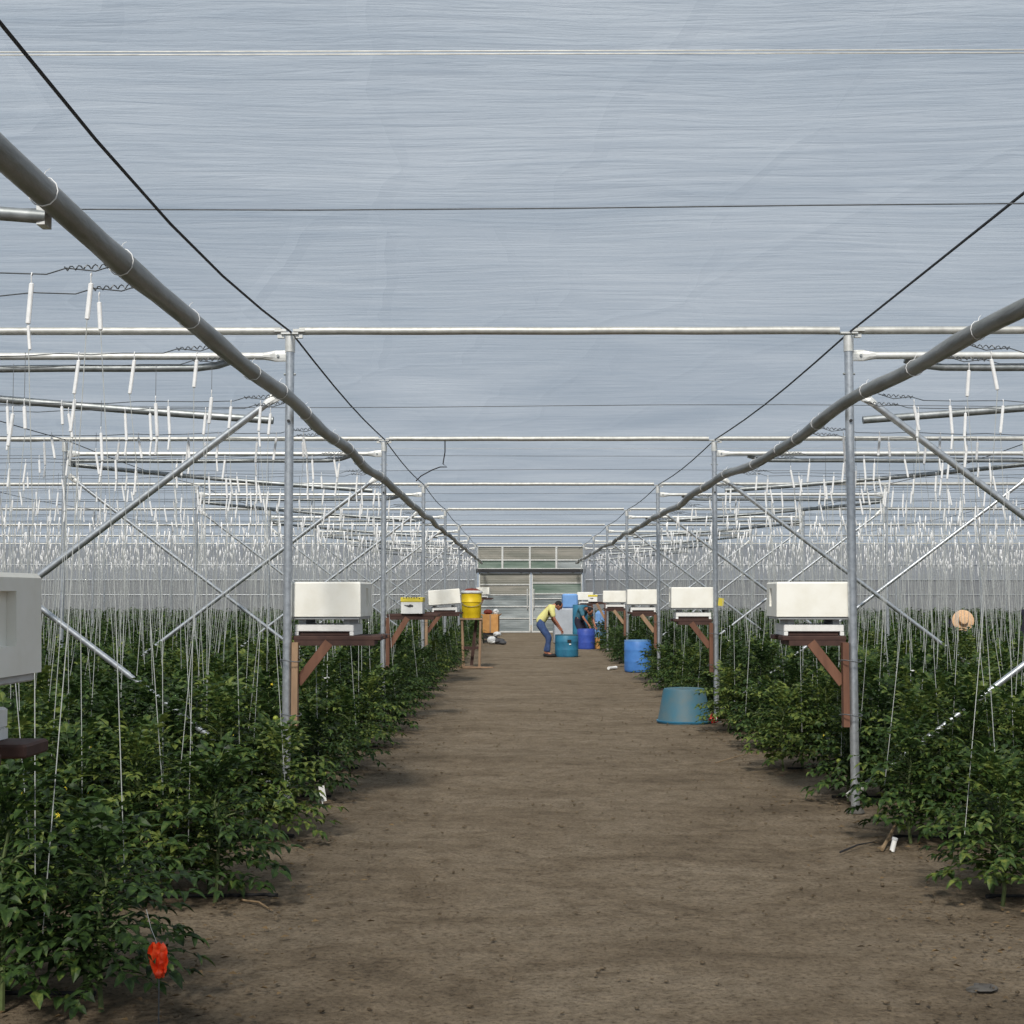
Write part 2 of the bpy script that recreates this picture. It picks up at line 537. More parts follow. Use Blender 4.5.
# ---- end gate: two sliding leaves, a header rail and panels above
xm = 0.47
for di, (a, b, nm) in enumerate(((DX0 + 0.06, xm - 0.02, 'door_1'), (xm + 0.02, DX1 - 0.06, 'door_2'))):
    d = thing(nm, 'sliding plastic gate leaf in the end wall, ' + SIDE[-1 if di == 0 else 1], None)
    d['kind'] = 'structure'
    fr = MB()
    for x in (a + 0.03, b - 0.03):
        fr.box((x, YE - 0.03, 1.29), (0.06, 0.05, 2.54))
    zr = (0.05, 0.62, 1.12, 1.62, 2.05, 2.53) if di == 0 else (0.05, 0.62, 1.12, 1.46, 1.66, 2.12, 2.53)
    for z in zr:
        fr.box(((a + b) / 2, YE - 0.03, z), (b - a - 0.12, 0.04, 0.045 if z > 0.1 else 0.06))
    fr.build('door_frame', M['galv_white'], d)
    cols = ['panel_grey', 'panel_grey', 'panel_grey', 'panel_beige', 'panel_beige'] if di == 0 else ['panel_grey', 'panel_grey', 'panel_grey', 'panel_grey', 'panel_green', 'panel_beige']
    for i in range(len(zr) - 1):
        MB().box(((a + b) / 2, YE - 0.012, (zr[i] + zr[i + 1]) / 2), (b - a - 0.06, 0.008, zr[i + 1] - zr[i])).build('door_panel', M[cols[i]], d)
    hx = b - 0.14 if di == 0 else a + 0.10
    MB().tube([(hx, YE - 0.055, 1.0), (hx, YE - 0.10, 1.04), (hx, YE - 0.10, 1.82), (hx, YE - 0.055, 1.86)], 0.022, 8).build('door_handle', M['galv_white'], d)
    for x in (a + 0.4, b - 0.4):
        MB().box((x, YE - 0.06, 2.60), (0.10, 0.05, 0.12)).build('door_roller', M['galv_dull'], d)
tag(MB().box(((DX0 + DX1) / 2, YE - 0.09, 2.64), (DX1 - DX0 + 0.1, 0.10, 0.16)).build(f'trim_{tn}', M['black']), 'dark sliding rail above the end gate', None, None, 'structure')
tn += 1
xs_ = [DX0, -0.75, 0.42, 1.55, DX1]
for i in range(4):
    w = thing(f'window_{i + 1}', ORD[i + 1] + ' panel bay above the end gate from the yellow drum side', None)
    w['kind'] = 'structure'
    a, b = xs_[i], xs_[i + 1]
    fr = MB()
    for x in (a + 0.02, b - 0.02):
        fr.box((x, YE - 0.03, 3.21), (0.04, 0.05, 0.98))
    for z in (2.73, 3.10, 3.68):
        fr.box(((a + b) / 2, YE - 0.03, z), (b - a, 0.04, 0.05))
    fr.build('window_frame', M['galv_white'], w)
    MB().box(((a + b) / 2, YE, 2.91), (b - a, 0.008, 0.36)).build('window_panel', M['panel_green' if i < 3 else 'panel_grey'], w)
    MB().box(((a + b) / 2, YE, 3.40), (b - a, 0.008, 0.56)).build('window_panel', M['panel_beige'], w)
for x in (DX0 - 0.03, DX1 + 0.03):
    tag(MB().box((x, YE - 0.05, ZC / 2), (0.07, 0.08, ZC)).build(f'trim_{tn}', M['galv']), 'steel jamb of the end gate', None, None, 'structure')
    tn += 1


# ------------------------------------------------------------------ steel frame
def post_mesh(r, h):
    m = MB()
    m.tube([(0, 0, -0.0), (0, 0, h * 0.45), (0, 0, h - 0.03)], r, 14)
    return m.mesh('shaft', M['galv'], True)


me_shaft = post_mesh(0.033, POST_H)
me_shaft_thin = post_mesh(0.028, POST_H)
cl = MB()
cl.tube([(0, 0, POST_H - 0.14), (0, 0, POST_H - 0.02)], 0.038, 14)
cl.box((0, 0, POST_H - 0.0), (0.13, 0.07, 0.012))
me_clamp = cl.mesh('top_clamp', M['galv_white'], True)
me_bolt = MB().tube([(-0.045, 0, 3.28), (0.045, 0, 3.28)], 0.009, 6).mesh('bolt', M['galv_dull'])
me_bolt2 = MB().tube([(0, -0.05, 2.92), (0, 0.05, 2.92)], 0.012, 6).mesh('bolt', M['black'])
me_foot = MB().lathe([(0.07, 0.0), (0.06, 0.02), (0.038, 0.035), (0.035, 0.05)], n=12).mesh('footing', M['stone'])
for k, Y in enumerate(ROWS):
    for s in (-1, 1):
        for c, X in enumerate(SIDEX[s]):
            pr = project(X, Y, 1.6)
            if pr is None or pr[0] < -140 or pr[0] > 1164:
                continue
            if c == 0:
                lab = f'{ORD[k + 1]} galvanised post along the path, {SIDE[s]}'
            else:
                lab = f'slim steel post, {ORD[k + 1]} frame, {ORD[c]} outward from the path, {SIDE[s]}'
            p = thing('steel_post', lab, 'post', (X, Y, 0), 0, 'posts along the path' if c == 0 else 'posts among the plants')
            part('shaft', me_shaft if c == 0 else me_shaft_thin, p)
            if c < 2:
                part('top_clamp', me_clamp, p)
                part('bolt', me_bolt, p)
                if c == 0:
                    part('bolt', me_bolt2, p)
                    part('footing', me_foot, p)

# cross pipes over every frame row
for k, Y in enumerate(ROWS):
    spans = [('over the path', XL + 0.07, XR - 0.07)]
    for s in (-1, 1):
        a = SIDEX[s][0] + s * 0.07
        spans.append((f'over the beds, {SIDE[s]}', a, s * 24.6))
    for (wh, a, b) in spans:
        z = POST_H + 0.022
        n = 12
        pts = [(a + (b - a) * i / n, Y, z + 0.0015 * math.sin(i * 1.9 + k)) for i in range(n + 1)]
        o = thing('cross_pipe', f'horizontal steel roof pipe {wh}, {ORD[k + 1]} frame', 'pipe', (0, 0, 0), 0, 'roof cross pipes')
        MB().tube(pts, 0.03, 10).build('pipe_body', M['galv_mid'], o, True)
        e = MB().box((a, Y, z), (0.09, 0.075, 0.02)).box((a, Y, z - 0.03), (0.05, 0.03, 0.05))
        e.build('end_bracket', M['galv_white'], o)


def flat_pipe(p0, p1, r, name, label, cat, group, mat='galv_white'):
    """a pipe whose two ends are hammered flat and bolted"""
    p0, p1 = Vector(p0), Vector(p1)
    d = (p1 - p0).normalized()
    o = thing(name, label, cat, (0, 0, 0), 0, group)
    a, b = p0 + d * 0.16, p1 - d * 0.16
    MB().tube([a, a.lerp(b, 0.5), b], r, 10).build('pipe_body', M[mat], o, True)
    for q, e in ((a, p0), (b, p1)):
        m = MB()
        dd = (e - q).normalized()
        side = dd.cross(Vector((0, 1, 0))).normalized()
        rings = []
        for t, hw, th in ((0, r, r), (0.05, r * 1.25, r * 0.8), (0.09, r * 1.55, 0.010), (0.17, r * 1.5, 0.006)):
            c = q + dd * t
            rings.append([c + side * hw * math.cos(2 * PI * j / 10) + Vector((0, 1, 0)) * th * math.sin(2 * PI * j / 10) for j in range(10)])
        vs = [v for rg in rings for v in rg]
        fs = [(i * 10 + j, i * 10 + (j + 1) % 10, (i + 1) * 10 + (j + 1) % 10, (i + 1) * 10 + j) for i in range(3) for j in range(10)]
        fs += [tuple(range(9, -1, -1)), tuple(range(30, 40))]
        m.add(vs, fs).build('flat_end', M['galv_white'], o)
        MB().tube([e - dd * 0.05 - Vector((0, 0.02, 0)), e - dd * 0.05 + Vector((0, 0.02, 0))], 0.011, 6).build('bolt', M['galv_dull'], o)
    return o


for k, Y in enumerate(ROWS):
    K = ORD[k + 1]
    for s in (-1, 1):
        X0, X1 = SIDEX[s][0], SIDEX[s][1]
        sd = SIDE[s]
        flat_pipe((X0 + s * 0.04, Y, 3.42), (X1 - s * 0.04, Y, 3.42), 0.028, 'tie_pipe', f'pale tie pipe with flattened ends, {K} frame, {sd}', 'pipe', 'tie pipes')
        # dark conduit just under the tie pipe, hooked up at its path end
        pts = [(X1 - s * 0.02, Y + 0.06, 3.335)] + [(X1 - s * t, Y + 0.06, 3.335 + 0.004 * math.sin(t * 3)) for t in (0.8, 1.6, 2.4, 3.0)] + [(X0 + s * 0.72, Y + 0.06, 3.34), (X0 + s * 0.56, Y + 0.06, 3.36), (X0 + s * 0.44, Y + 0.06, 3.40)]
        o = thing('water_pipe', f'dark pipe under the tie pipe, {K} frame, {sd}', 'pipe', (0, 0, 0), 0, 'dark pipes under the tie pipes')
        MB().tube(pts, 0.028, 10).build('pipe_body', M['galv_dull'], o, True)
        MB().box((X1 - s * 0.05, Y + 0.04, 3.36), (0.03, 0.05, 0.16)).build('strap', M['galv_white'], o)
        # slanted pipe from the outer post down to the roll by the path
        zr = 2.97
        o = thing('slanted_pipe', f'slanted steel pipe sloping down towards the path, {K} frame, {sd}', 'pipe', (0, 0, 0), 0, 'slanted pipes')
        pts = [Vector((X1 - s * 0.03, Y + 0.20, 3.30)).lerp(Vector((X0 + s * 0.18, Y + 0.32, zr)), t / 6) + Vector((0, 0, -0.02 * math.sin(PI * t / 6))) for t in range(7)]
        MB().tube(pts, 0.030, 10).build('pipe_body', M['galv_dull'], o, True)
        MB().box(pts[0] - Vector((0, 0.09, 0)), (0.05, 0.20, 0.05)).build('bracket', M['galv_white'], o)
        # crossed braces
        flat_pipe((X0 + s * 0.05, Y - 0.045, 3.14), (X1 - s * 0.03, Y - 0.045, 0.05), 0.027, 'diagonal_brace', f'diagonal brace rising to the path post, {K} frame, {sd}', 'brace', 'diagonal braces', 'galv')
        flat_pipe((X1 - s * 0.05, Y + 0.045, 3.14), (X0 + s * 0.05, Y + 0.42, 0.05), 0.024, 'diagonal_brace', f'diagonal brace falling to the path post foot, {K} frame, {sd}', 'brace', 'diagonal braces', 'galv')

# one more slanted pipe at the frame nearest the camera, yellow drum side
o = thing('slanted_pipe', 'pale-topped pipe butting the thick grey roll high up, before the first frame', 'pipe', (0, 0, 0), 0, 'slanted pipes')
MB().tube([W(-160, 205, 4.55), W(-60, 211, 4.6), W(0, 213.5, 4.64), (W(45, 217, 4.68))], 0.024, 10).build('pipe_body', M['galv_dull'], o, True)
MB().box(W(44, 217, 4.70), (0.03, 0.07, 0.07)).build('bracket', M['galv_white'], o)


# rolled side curtains: thick grey rolls hung along both post lines
def roll(s, X, z0, sag, r):
    pts, rs = [], []
    y = 1.5
    while y < YE - 0.6:
        u = ((y - 3.1) % BAY) / BAY
        z = z0 - sag * math.sin(PI * u) ** 2 + 0.012 * math.sin(y * 2.1) + ((0.02 * math.sin(y * 0.9) if y < 20 else 0.006 * math.sin(y * 0.9)) if s > 0 else 0)
        x = X + 0.012 * math.sin(y * 1.6) + (0.02 * math.sin(y * 0.55 + 1) if s > 0 else 0)
        pts.append((x, y, z))
        rs.append(r * (1 + 0.05 * math.sin(y * 3.7) + 0.04 * math.sin(y * 7.1)))
        y += 0.3
    o = thing('rolled_curtain', f'long thick grey film roll hung high along the path, {SIDE[s]}', 'film roll', (0, 0, 0), 0, 'rolled curtains')
    MB().tube(pts, rs, 14).build('roll_body', M['roll'], o, True)
    rr = random.Random(11 + s)
    i = 6
    while i < len(pts) - 2:
        p = Vector(pts[i])
        q = Vector(pts[i + 1])
        d = (q - p).normalized()
        u = d.cross(Vector((0, 0, 1))).normalized()
        w = u.cross(d)
        tilt = rr.uniform(-0.03, 0.03)
        ring = [p + (u * math.cos(a) + w * math.sin(a)) * (rs[i] + 0.005) + d * tilt * math.cos(a) for a in [2 * PI * j / 12 for j in range(13)]]
        MB().tube(ring, 0.0022, 5, False).build('twine_tie', M['bobbin'], o)
        MB().tube([ring[3], ring[3] + Vector((0.006, 0.006, 0.02)), ring[3] + Vector((0.018, 0.012, 0.03))], 0.0018, 4).build('twine_tail', M['bobbin'], o)
        i += rr.choice((3, 4, 5)) if i < 40 else rr.choice((6, 7, 9))
    return pts


roll(-1, -1.605, 2.965, 0.02, 0.047)
roll(1, 2.36, 2.985, 0.045, 0.045)


def wire(name, pts, r, label, cat, group, mat='wire'):
    return tag(MB().tube(pts, r, 5).build(name, M[mat]), label, cat, group)


for s in (-1, 1):
    for c, X in enumerate(SIDEX[s][:3]):
        pts = []
        for Y0 in [3.1 - BAY] + [3.1] + ROWS:
            for t in range(6):
                y = Y0 + BAY * t / 6
                if y > YE - 0.1:
                    break
                pts.append((X + 0.01, y, POST_H + 0.01 - ((0.15 if s < 0 else 0.0) if (c == 0 and Y0 == 3.1) else 0.05) * math.sin(PI * t / 6)))
        wh = 'along the tops of the path posts' if c == 0 else f'along the {ORD[c]} post line outward from the path'
        wire('roof_cable', pts, 0.008 if c == 0 else 0.006, f'dark cable running lengthwise {wh}, {SIDE[s]}', 'cable', 'lengthwise roof cables')
ry = [3.1 + BAY * (i + 0.5) for i in range(8)]
for i, y in enumerate(ry):
    if y > YE:
        continue
    wire('roof_wire', [(XW0 + 0.2 + 50 * t / 40, y + 0.015 * math.sin(t * 1.1), 3.535 + 0.012 * math.sin(t * 0.9 + i)) for t in range(41)], 0.0038, f'thin dark wire crossing under the roof film, midway before {ORD[i + 1]} frame', 'wire', 'crosswise roof wires', 'thinwire')
for i, y in enumerate([3.1 + BAY * (i + 0.28) for i in range(2, 8)]):
    if y < YE:
        wire('roof_wire', [(XW0 + 0.2 + 50 * t / 20, y, 3.60 + 0.01 * math.sin(t + i)) for t in range(21)], 0.0035, f'fine wire crossing under the roof film just behind {ORD[i + 2]} frame', 'wire', 'crosswise roof wires', 'thinwire')

# loose cable dangling from the second frame's roof pipe
wire('loose_cable', [W(445, 438, 17.5), W(445, 452, 17.5), W(443, 464, 17.5), W(447, 467, 17.5), W(440, 467, 17.5), W(432, 470, 17.5), W(421, 476, 17.5), W(416, 481, 17.5)], 0.008, 'loose dark cable dangling from the second roof pipe over the path', 'cable', None)

# ------------------------------------------------------------------ hive stands along the path
UP_W = 0.046


def bracket(s, k, Xp, Y, zs=1.305, span=0.70, label=''):
    """wooden shelf bracket strapped to a path post; shelf top at zs"""
    o = thing('shelf_bracket', label, 'bracket', (0, 0, 0), 0, 'wooden brackets on the path posts')
    d = -s                                              # towards the path
    xu = Xp + d * 0.062
    pale = (k % 2 == 1 and s < 0)
    MB().box((xu, Y + 0.0, (0.63 + zs - 0.05) / 2), (UP_W, 0.07, zs - 0.05 - 0.63)).build('upright', M['wood_pale' if pale else 'wood'], o)
    x_in, x_out = Xp + d * 0.036, Xp + d * span
    b = MB()
    b.box(((x_in + x_out) / 2, Y + 0.13, zs - 0.02), (abs(x_out - x_in), 0.17, 0.035), None, 0.006)
    b.box(((x_in + x_out) / 2, Y + 0.46, zs - 0.02), (abs(x_out - x_in), 0.17, 0.035), None, 0.006)
    if k:
        b.box(((x_in + x_out) / 2 - d * 0.02, Y + 0.06, zs - 0.055), (abs(x_out - x_in) - 0.06, 0.06, 0.04))
    if k:
        b.box((x_in + d * 0.12, Y + 0.29, zs - 0.057), (0.06, 0.38, 0.036))
    if k:
        b.box((x_out - d * 0.10, Y + 0.29, zs - 0.057), (0.06, 0.38, 0.036))
    b.build('shelf_board', M['wood_dark'], o)
    a, c = Vector((xu + d * 0.02, Y + 0.02, 0.96)), Vector((xu + d * 0.24, Y + 0.05, zs - 0.06))
    dr = c - a
    an = math.atan2(dr.x, dr.z)
    MB().box((a + c) / 2, (0.07, 0.03, dr.length + 0.02), Euler((0, an, 0)).to_matrix()).build('diagonal_strut', M['wood_pale' if s > 0 and k >= 3 else 'wood'], o)
    for z in (0.72, 1.12):
        ring = [Vector((Xp + d * 0.03 + 0.085 * math.cos(t), Y - 0.02 + 0.068 * math.sin(t), z + 0.008 * math.sin(2 * t))) for t in [2 * PI * j / 12 for j in range(13)]]
        MB().tube(ring, 0.004, 4, False).build('tie_wire', M['thinwire'], o)
    return o


def slot_box(w, d, h, taper, sx):
    """foam cover box with a hand slot recessed into its end faces; open underneath. Built around its own base centre."""
    outer, inner = MB(), MB()
    t = 0.035
    # walls as four slabs and a top, faces slightly drafted
    tw = taper
    def ring(z, ins):
        f = 1 + (tw - 1) * z / h
        return [((w / 2 - ins) * f * a, (d / 2 - ins) * f * b, z) for a, b in ((-1, -1), (1, -1), (1, 1), (-1, 1))]
    vs = ring(0, 0) + ring(h - 0.012, 0) + [(x * 0.97, y * 0.97, z) for x, y, z in ring(h, 0)] + ring(0, t) + ring(h - t, t)
    fs = []
    # outside faces; the +x / -x ends get a recessed slot
    for j in range(4):
        a, b = j, (j + 1) % 4
        fs.append((4 + a, 4 + b, 8 + b, 8 + a))
        fs.append((a, 12 + a, 12 + b, b))
        fs.append((12 + b, 12 + a, 16 + a, 16 + b))
        if j in (0, 2):
            fs.append((a, b, 4 + b, 4 + a))
    fs.append((8, 9, 10, 11))
    fs.append((19, 18, 17, 16))
    for (ia, ib) in ((1, 2), (3, 0)):
        A, B, C, D = Vector(vs[ia]), Vector(vs[ib]), Vector(vs[4 + ib]), Vector(vs[4 + ia])
        q = lambda u, v: A.lerp(B, u).lerp(D.lerp(C, u), v)
        u0, u1, v0, v1 = (0.50, 0.70, 0.30, 0.86) if ia == 1 else (0.30, 0.50, 0.30, 0.86)
        inn = Vector((-1 if ia == 1 else 1, 0, 0)) * 0.026
        base = len(vs)
        hole = [q(u0, v0), q(u1, v0), q(u1, v1), q(u0, v1)]
        vs += [tuple(p) for p in hole] + [tuple(p + inn) for p in hole]
        o4 = (ia, ib, 4 + ib, 4 + ia)
        for i in range(4):
            n = (i + 1) % 4
            fs.append((o4[i], o4[n], base + n, base + i))
            fs.append((base + i, base + n, base + 4 + n, base + 4 + i))
        fs.append((base + 4, base + 5, base + 6, base + 7))
    return MB().add(vs, fs)


me_cover = slot_box(0.575, 0.56, 0.262, 0.986, 1).mesh('cover_shell', M['foam'])
me_rim = MB().box((0, 0, 0), (0.55, 0.53, 0.022), None, 0.004).mesh('rim', M['foam_grey'])
tr = MB()
tr.box((0, 0, 0.055), (0.45, 0.44, 0.055), None, 0.006)
tr.box((-0.21, 0, 0.014), (0.03, 0.44, 0.028))
tr.box((0.21, 0, 0.014), (0.03, 0.44, 0.028))
me_tray = tr.mesh('tray_body', M['white'])
me_spacer = MB().box((0, 0, 0), (0.05, 0.40, 0.036)).mesh('spacer', M['foam_grey'])
me_slotdark = MB().box((0, 0, 0.013), (0.37, 0.40, 0.024)).mesh('entrance_bar', M['wood_dark'])


def hive(s, k, xc, yc, zs, rz, lab_cover, lab_tray, tilt=0.0):
    t = thing('hive_tray', lab_tray, 'hive tray', (xc - s * 0.0, yc, zs), rz, 'white hive trays on the shelves')
    part('tray_body', me_tray, t)
    part('entrance_bar', me_slotdark, t)
    for x in (-0.17, 0.17):
        p = part('spacer', me_spacer, t)
        p.location = (x, 0, 0.1005)
    c = thing('foam_box', lab_cover, 'foam box', (xc, yc, zs + 0.120), rz, 'white foam boxes along the path')
    c.rotation_euler = (0, tilt, rz)
    p = part('rim', me_rim, c)
    p.location = (0, 0, 0.011)
    p = part('cover_shell', me_cover, c)
    p.location = (0, 0, 0.022)
    return c


ZS = 1.305
YAWB = R(-2.5)
# nearest, half out of frame
bracket(-1, 0, XL, 3.10, 1.235, 0.50, 'wooden shelf bracket under the grey-looking foam box cut by the picture edge')
cnear = hive(-1, 0, -1.575, 3.40, 1.235, R(-2), 'grey-looking foam box with a hand slot, largest of all, cut by the picture edge', 'white hive tray under the foam box cut by the picture edge')
cnear.location.z += 0.028
spec = [(-1, 1, True), (1, 1, True), (1, 2, True), (-1, 2, False), (-1, 3, True), (1, 3, True), (1, 4, True), (-1, 7, True), (1, 5, False), (1, 6, True)]
for s, k, foam in spec:
    Y = ROWS[k - 1]
    Xp = SIDEX[s][0]
    zs = {(-1, 2): 1.37, (1, 5): 1.42, (-1, 7): 1.50}.get((s, k), ZS)
    bracket(s, k, Xp, Y, zs, 0.70 if s < 0 else 0.52, f'wooden shelf bracket on the {ORD[k]} path post, {SIDE[s]}')
    if foam:
        xc = Xp + (0.27 if s < 0 else -0.258)
        if (s, k) == (-1, 3):
            hive(s, k, Xp + 0.36, Y + 0.34, ZS, R(6), 'dusty foam box tilted on its shelf beside the small yellow-topped carton', 'white hive tray under the tilted dusty foam box', R(-4))
        else:
            hive(s, k, xc, Y + 0.325, zs, YAWB, f'white foam box on the shelf of the {ORD[k]} path post, {SIDE[s]}', f'white hive tray under the foam box of the {ORD[k]} path post, {SIDE[s]}')


def small_carton(x, y, z, w, h, d, label, dots):
    o = thing('hive_carton', label, 'carton', (x, y, z), R(-3), 'small hive cartons')
    MB().box((0, 0, h * 0.35), (w, d, h * 0.70), None, 0.004).build('carton_body', M['white'], o)
    top = MB().box((0, 0, h * 0.84), (w + 0.012, d + 0.012, h * 0.28), None, 0.006).build('carton_lid', M['yellow_pale'], o)
    rr = random.Random(5)
    m = MB()
    for i in range(dots):
        x_ = -w * 0.42 + w * 0.84 * (i + 0.5) / dots
        m.box((x_, -d / 2 - 0.0075, h * (0.93 + rr.uniform(-0.02, 0.03))), (w * 0.05, 0.003, h * 0.06))
    m.build('printed_pattern', M['darkgrey'], top)
    m = MB()
    for (cx, cz, a, b) in ((-0.2, 0.47, 0.09, 0.05), (-0.06, 0.50, 0.08, 0.06), (-0.10, 0.42, 0.10, 0.04), (0.03, 0.46, 0.05, 0.07), (-0.30, 0.50, 0.05, 0.03)):
        m.blob((cx * w, -d / 2 - 0.001, cz * h), (a * w, 0.002, b * h), 8, 4)
    m.build('printed_logo', M['darkgrey'], o)
    return o


small_carton(W(412, 605, 17.5).x, 17.62, 1.37, 0.275, 0.215, 0.22, 'small white carton with a yellow top and dark print on its shelf', 7)
small_carton(W(593.5, 600, 38.8).x, 39.2, 1.42, 0.26, 0.20, 0.22, 'tiny pale yellow carton between two foam boxes far down the path', 3)

# yellow sticky card on the second blue-tub-side post
c = W(721, 602, 17.45)
o = thing('sticky_card', 'yellow sticky trap card tied beside the second path post, blue tub side', 'trap card', (0, 0, 0))
MB().box(c, (0.07, 0.003, 0.10), Euler((0, R(8), 0)).to_matrix()).build('card', M['yellow_pale'], o)
MB().tube([c + Vector((0, 0, 0.05)), c + Vector((-0.03, 0.02, 0.20)), (XR, 17.46, c.z + 0.26)], 0.003, 4).build('string', M['twine'], o)

# ------------------------------------------------------------------ drums and clutter
# half tub lying mouth-down beside the second post
c = W(683, 720, 17.35)
o = thing('plastic_tub', 'upturned dusty blue-green half tub beside the path in front of the second post', 'tub', (c.x + 0.035, 17.5, 0), R(10))
MB().lathe([(0.345, 0.0), (0.342, 0.02), (0.335, 0.03), (0.268, 0.40), (0.255, 0.425), (0.235, 0.43), (0.225, 0.42), (0.0, 0.418)], n=40).build('tub_body', M['tealdust'], o, True)
MB().lathe([(0.335, 0.012), (0.352, 0.014), (0.354, 0.03), (0.336, 0.034)], n=40).build('rim', M['teal'], o, True)


def drum(name, x, y, r, h, mats, label, open_top=False, cat='drum', group='blue plastic drums'):
    o = thing(name, label, cat, (x, y, 0), 0, group)
    pf = [(r * 0.94, 0), (r * 0.985, 0.02), (r, 0.05), (r, h * 0.30), (r * 1.009, h * 0.32), (r * 1.009, h * 0.35), (r, h * 0.37), (r, h * 0.66), (r * 1.009, h * 0.68), (r * 1.009, h * 0.71), (r, h * 0.73), (r * 0.99, h - 0.03), (r * 0.95, h - 0.005)]
    MB().lathe(pf + ([(r * 0.93, h - 0.01), (r * 0.93, 0.1), (0, 0.1)] if open_top else []), n=36).build('drum_body', M[mats[0]], o, True)
    if not open_top:
        MB().lathe([(r * 0.96, h - 0.012), (r * 0.965, h), (r * 0.90, h + 0.004), (r * 0.88, h - 0.02), (0, h - 0.02)], n=36).build('drum_lid', M[mats[1]], o, True)
        for a in (0.6, 3.6):
            MB().lathe([(0.03, 0), (0.03, 0.016), (0, 0.016)], (r * 0.6 * math.cos(a), r * 0.6 * math.sin(a), h - 0.02), 10).build('bung', M[mats[0]], o)
    else:
        MB().lathe([(r * 0.925, h - 0.02), (r * 0.985, h - 0.02), (r * 0.985, h + 0.004), (r * 0.925, h + 0.004), (r * 0.925, h - 0.02)], n=36).build('rim', M[mats[1]], o, True)
    return o


c = W(639, 671, 29)
drum('plastic_drum', c.x - 0.02, 29.0, 0.29, 0.66, ('blue', 'blue_top'), 'bright blue drum half hidden by leaves at the path edge', True)
c = W(567, 656, 35.6)
d1 = drum('plastic_drum', c.x, 35.9, 0.305, 0.575, ('teal', 'tealdust'), 'teal drum with a dark square hole, in front of the bending yellow-shirted person', True)
MB().box((0.06, -0.305, 0.42), (0.10, 0.03, 0.07)).build('hole', M['black'], d1)
MB().box((0.08, -0.306, 0.34), (0.05, 0.012, 0.03)).build('sticker', M['white'], d1)
c = W(586, 648, 41.0)
drum('plastic_drum', c.x, 41.0, 0.265, 0.60, ('blue_deep', 'blue_deep'), 'deep blue drum in front of the person in teal')
c = W(594.5, 648, 41.6)
o = thing('cardboard_box', 'small tan cardboard box beside the deep blue drum', 'box', (c.x + 0.02, 41.4, 0), R(8))
MB().box((0, 0, 0.16), (0.20, 0.30, 0.32), None, 0.004).build('box_body', M['card'], o)
MB().box((0.0, 0.0, 0.325), (0.21, 0.31, 0.012)).build('box_flap', M['card'], o)

# wrapped tall stack behind the workers
c = W(568, 640, 45.5)
o = thing('wrapped_stack', 'tall upright stack wrapped in grey sheet with a pale blue cover on top', 'wrapped stack', (c.x, 45.8, 0), R(4))
o.location = (1.52, 45.8, 0)
MB().box((0, 0, 0.585), (0.80, 0.60, 1.17), None, 0.04).build('grey_wrap', M['grey_sheet'], o)
MB().box((0.14, 0, 1.41), (0.50, 0.52, 0.48), None, 0.05).build('blue_cover', M['blue_pale'], o)
c = W(600, 640, 44.6)
o = thing('plastic_sack', 'pale blue sheet-covered heap behind the person in teal', 'covered heap', (c.x + 0.03, 44.7, 0), 0)
MB().box((0, 0, 0.55), (0.42, 0.5, 1.1), None, 0.09, 0.8).build('cover_sheet', M['blue_pale'], o)
MB().tube([(-0.2, -0.21, 0.72), (0, -0.235, 0.70), (0.2, -0.21, 0.73)], 0.012, 6).build('rope', M['twine'], o)
c = W(581, 610, 43.4)
drum('storage_tank', c.x - 0.02, 43.6, 0.24, 1.30, ('teal', 'tealdust'), 'tall teal tank behind the person in teal', False, 'tank', None)

# yellow drum on its wooden stand
YD = 30.4
c = W(471.5, 605, YD)
zt0 = W(471, 618, YD).z
o = thing('drum_stand', 'rough pale wooden four-legged stand under the yellow drum', 'stand', (c.x, YD, 0))
for (x, y) in ((-0.19, -0.15), (0.19, -0.15), (-0.19, 0.15), (0.19, 0.15)):
    MB().box((x, y, zt0 / 2 - 0.01), (0.045, 0.045, zt0 - 0.03), Euler((0, R(1.5) * (1 if x > 0 else -1), 0)).to_matrix()).build('leg', M['wood_pale'], o)
MB().box((0, 0, zt0 - 0.018), (0.50, 0.40, 0.034)).build('stand_top', M['wood_pale'], o)
MB().box((0, -0.15, 0.45), (0.38, 0.02, 0.06)).build('cross_rail', M['wood_dark'], o)
MB().box((0.05, 0.12, zt0 * 0.5), (0.07, 0.025, zt0 - 0.1), Euler((0, R(6), 0)).to_matrix()).build('back_board', M['wood_dark'], o)
o = thing('yellow_drum', 'bright yellow drum raised on a wooden stand at the path edge', 'drum', (c.x, YD, zt0))
h = 0.56
r = 0.225
MB().lathe([(r * 0.86, 0), (r * 0.90, 0.03), (r * 0.92, 0.10), (r * 0.95, 0.11), (r * 0.97, h * 0.6), (r * 1.03, h * 0.62), (r * 1.03, h * 0.66), (r, h * 0.68), (r * 1.02, h - 0.02), (r * 1.04, h), (r * 0.97, h), (r * 0.95, h - 0.05), (0, h - 0.05)], n=32).build('drum_body', M['yellow'], o, True)
MB().lathe([(r * 1.02, h - 0.015), (r * 1.10, h - 0.01), (r * 1.10, h + 0.02), (r * 1.0, h + 0.045), (r * 0.98, h)], n=32).build('white_collar', M['sack'], o, True)
MB().blob((0.02, 0, h + 0.03), (r * 0.86, r * 0.86, 0.065), 14, 6, 0.12, None, 4).build('contents', M['brownred'], o)
ring = [(r * 1.0 * math.cos(a), -r * 0.2 - r * 0.95 * abs(math.sin(a)) * 0.9, h * 0.66 - 0.12 * math.sin(a)) for a in [PI * j / 10 for j in range(11)]]
MB().tube(ring, 0.006, 5, False).build('handle', M['galv_dull'], o)
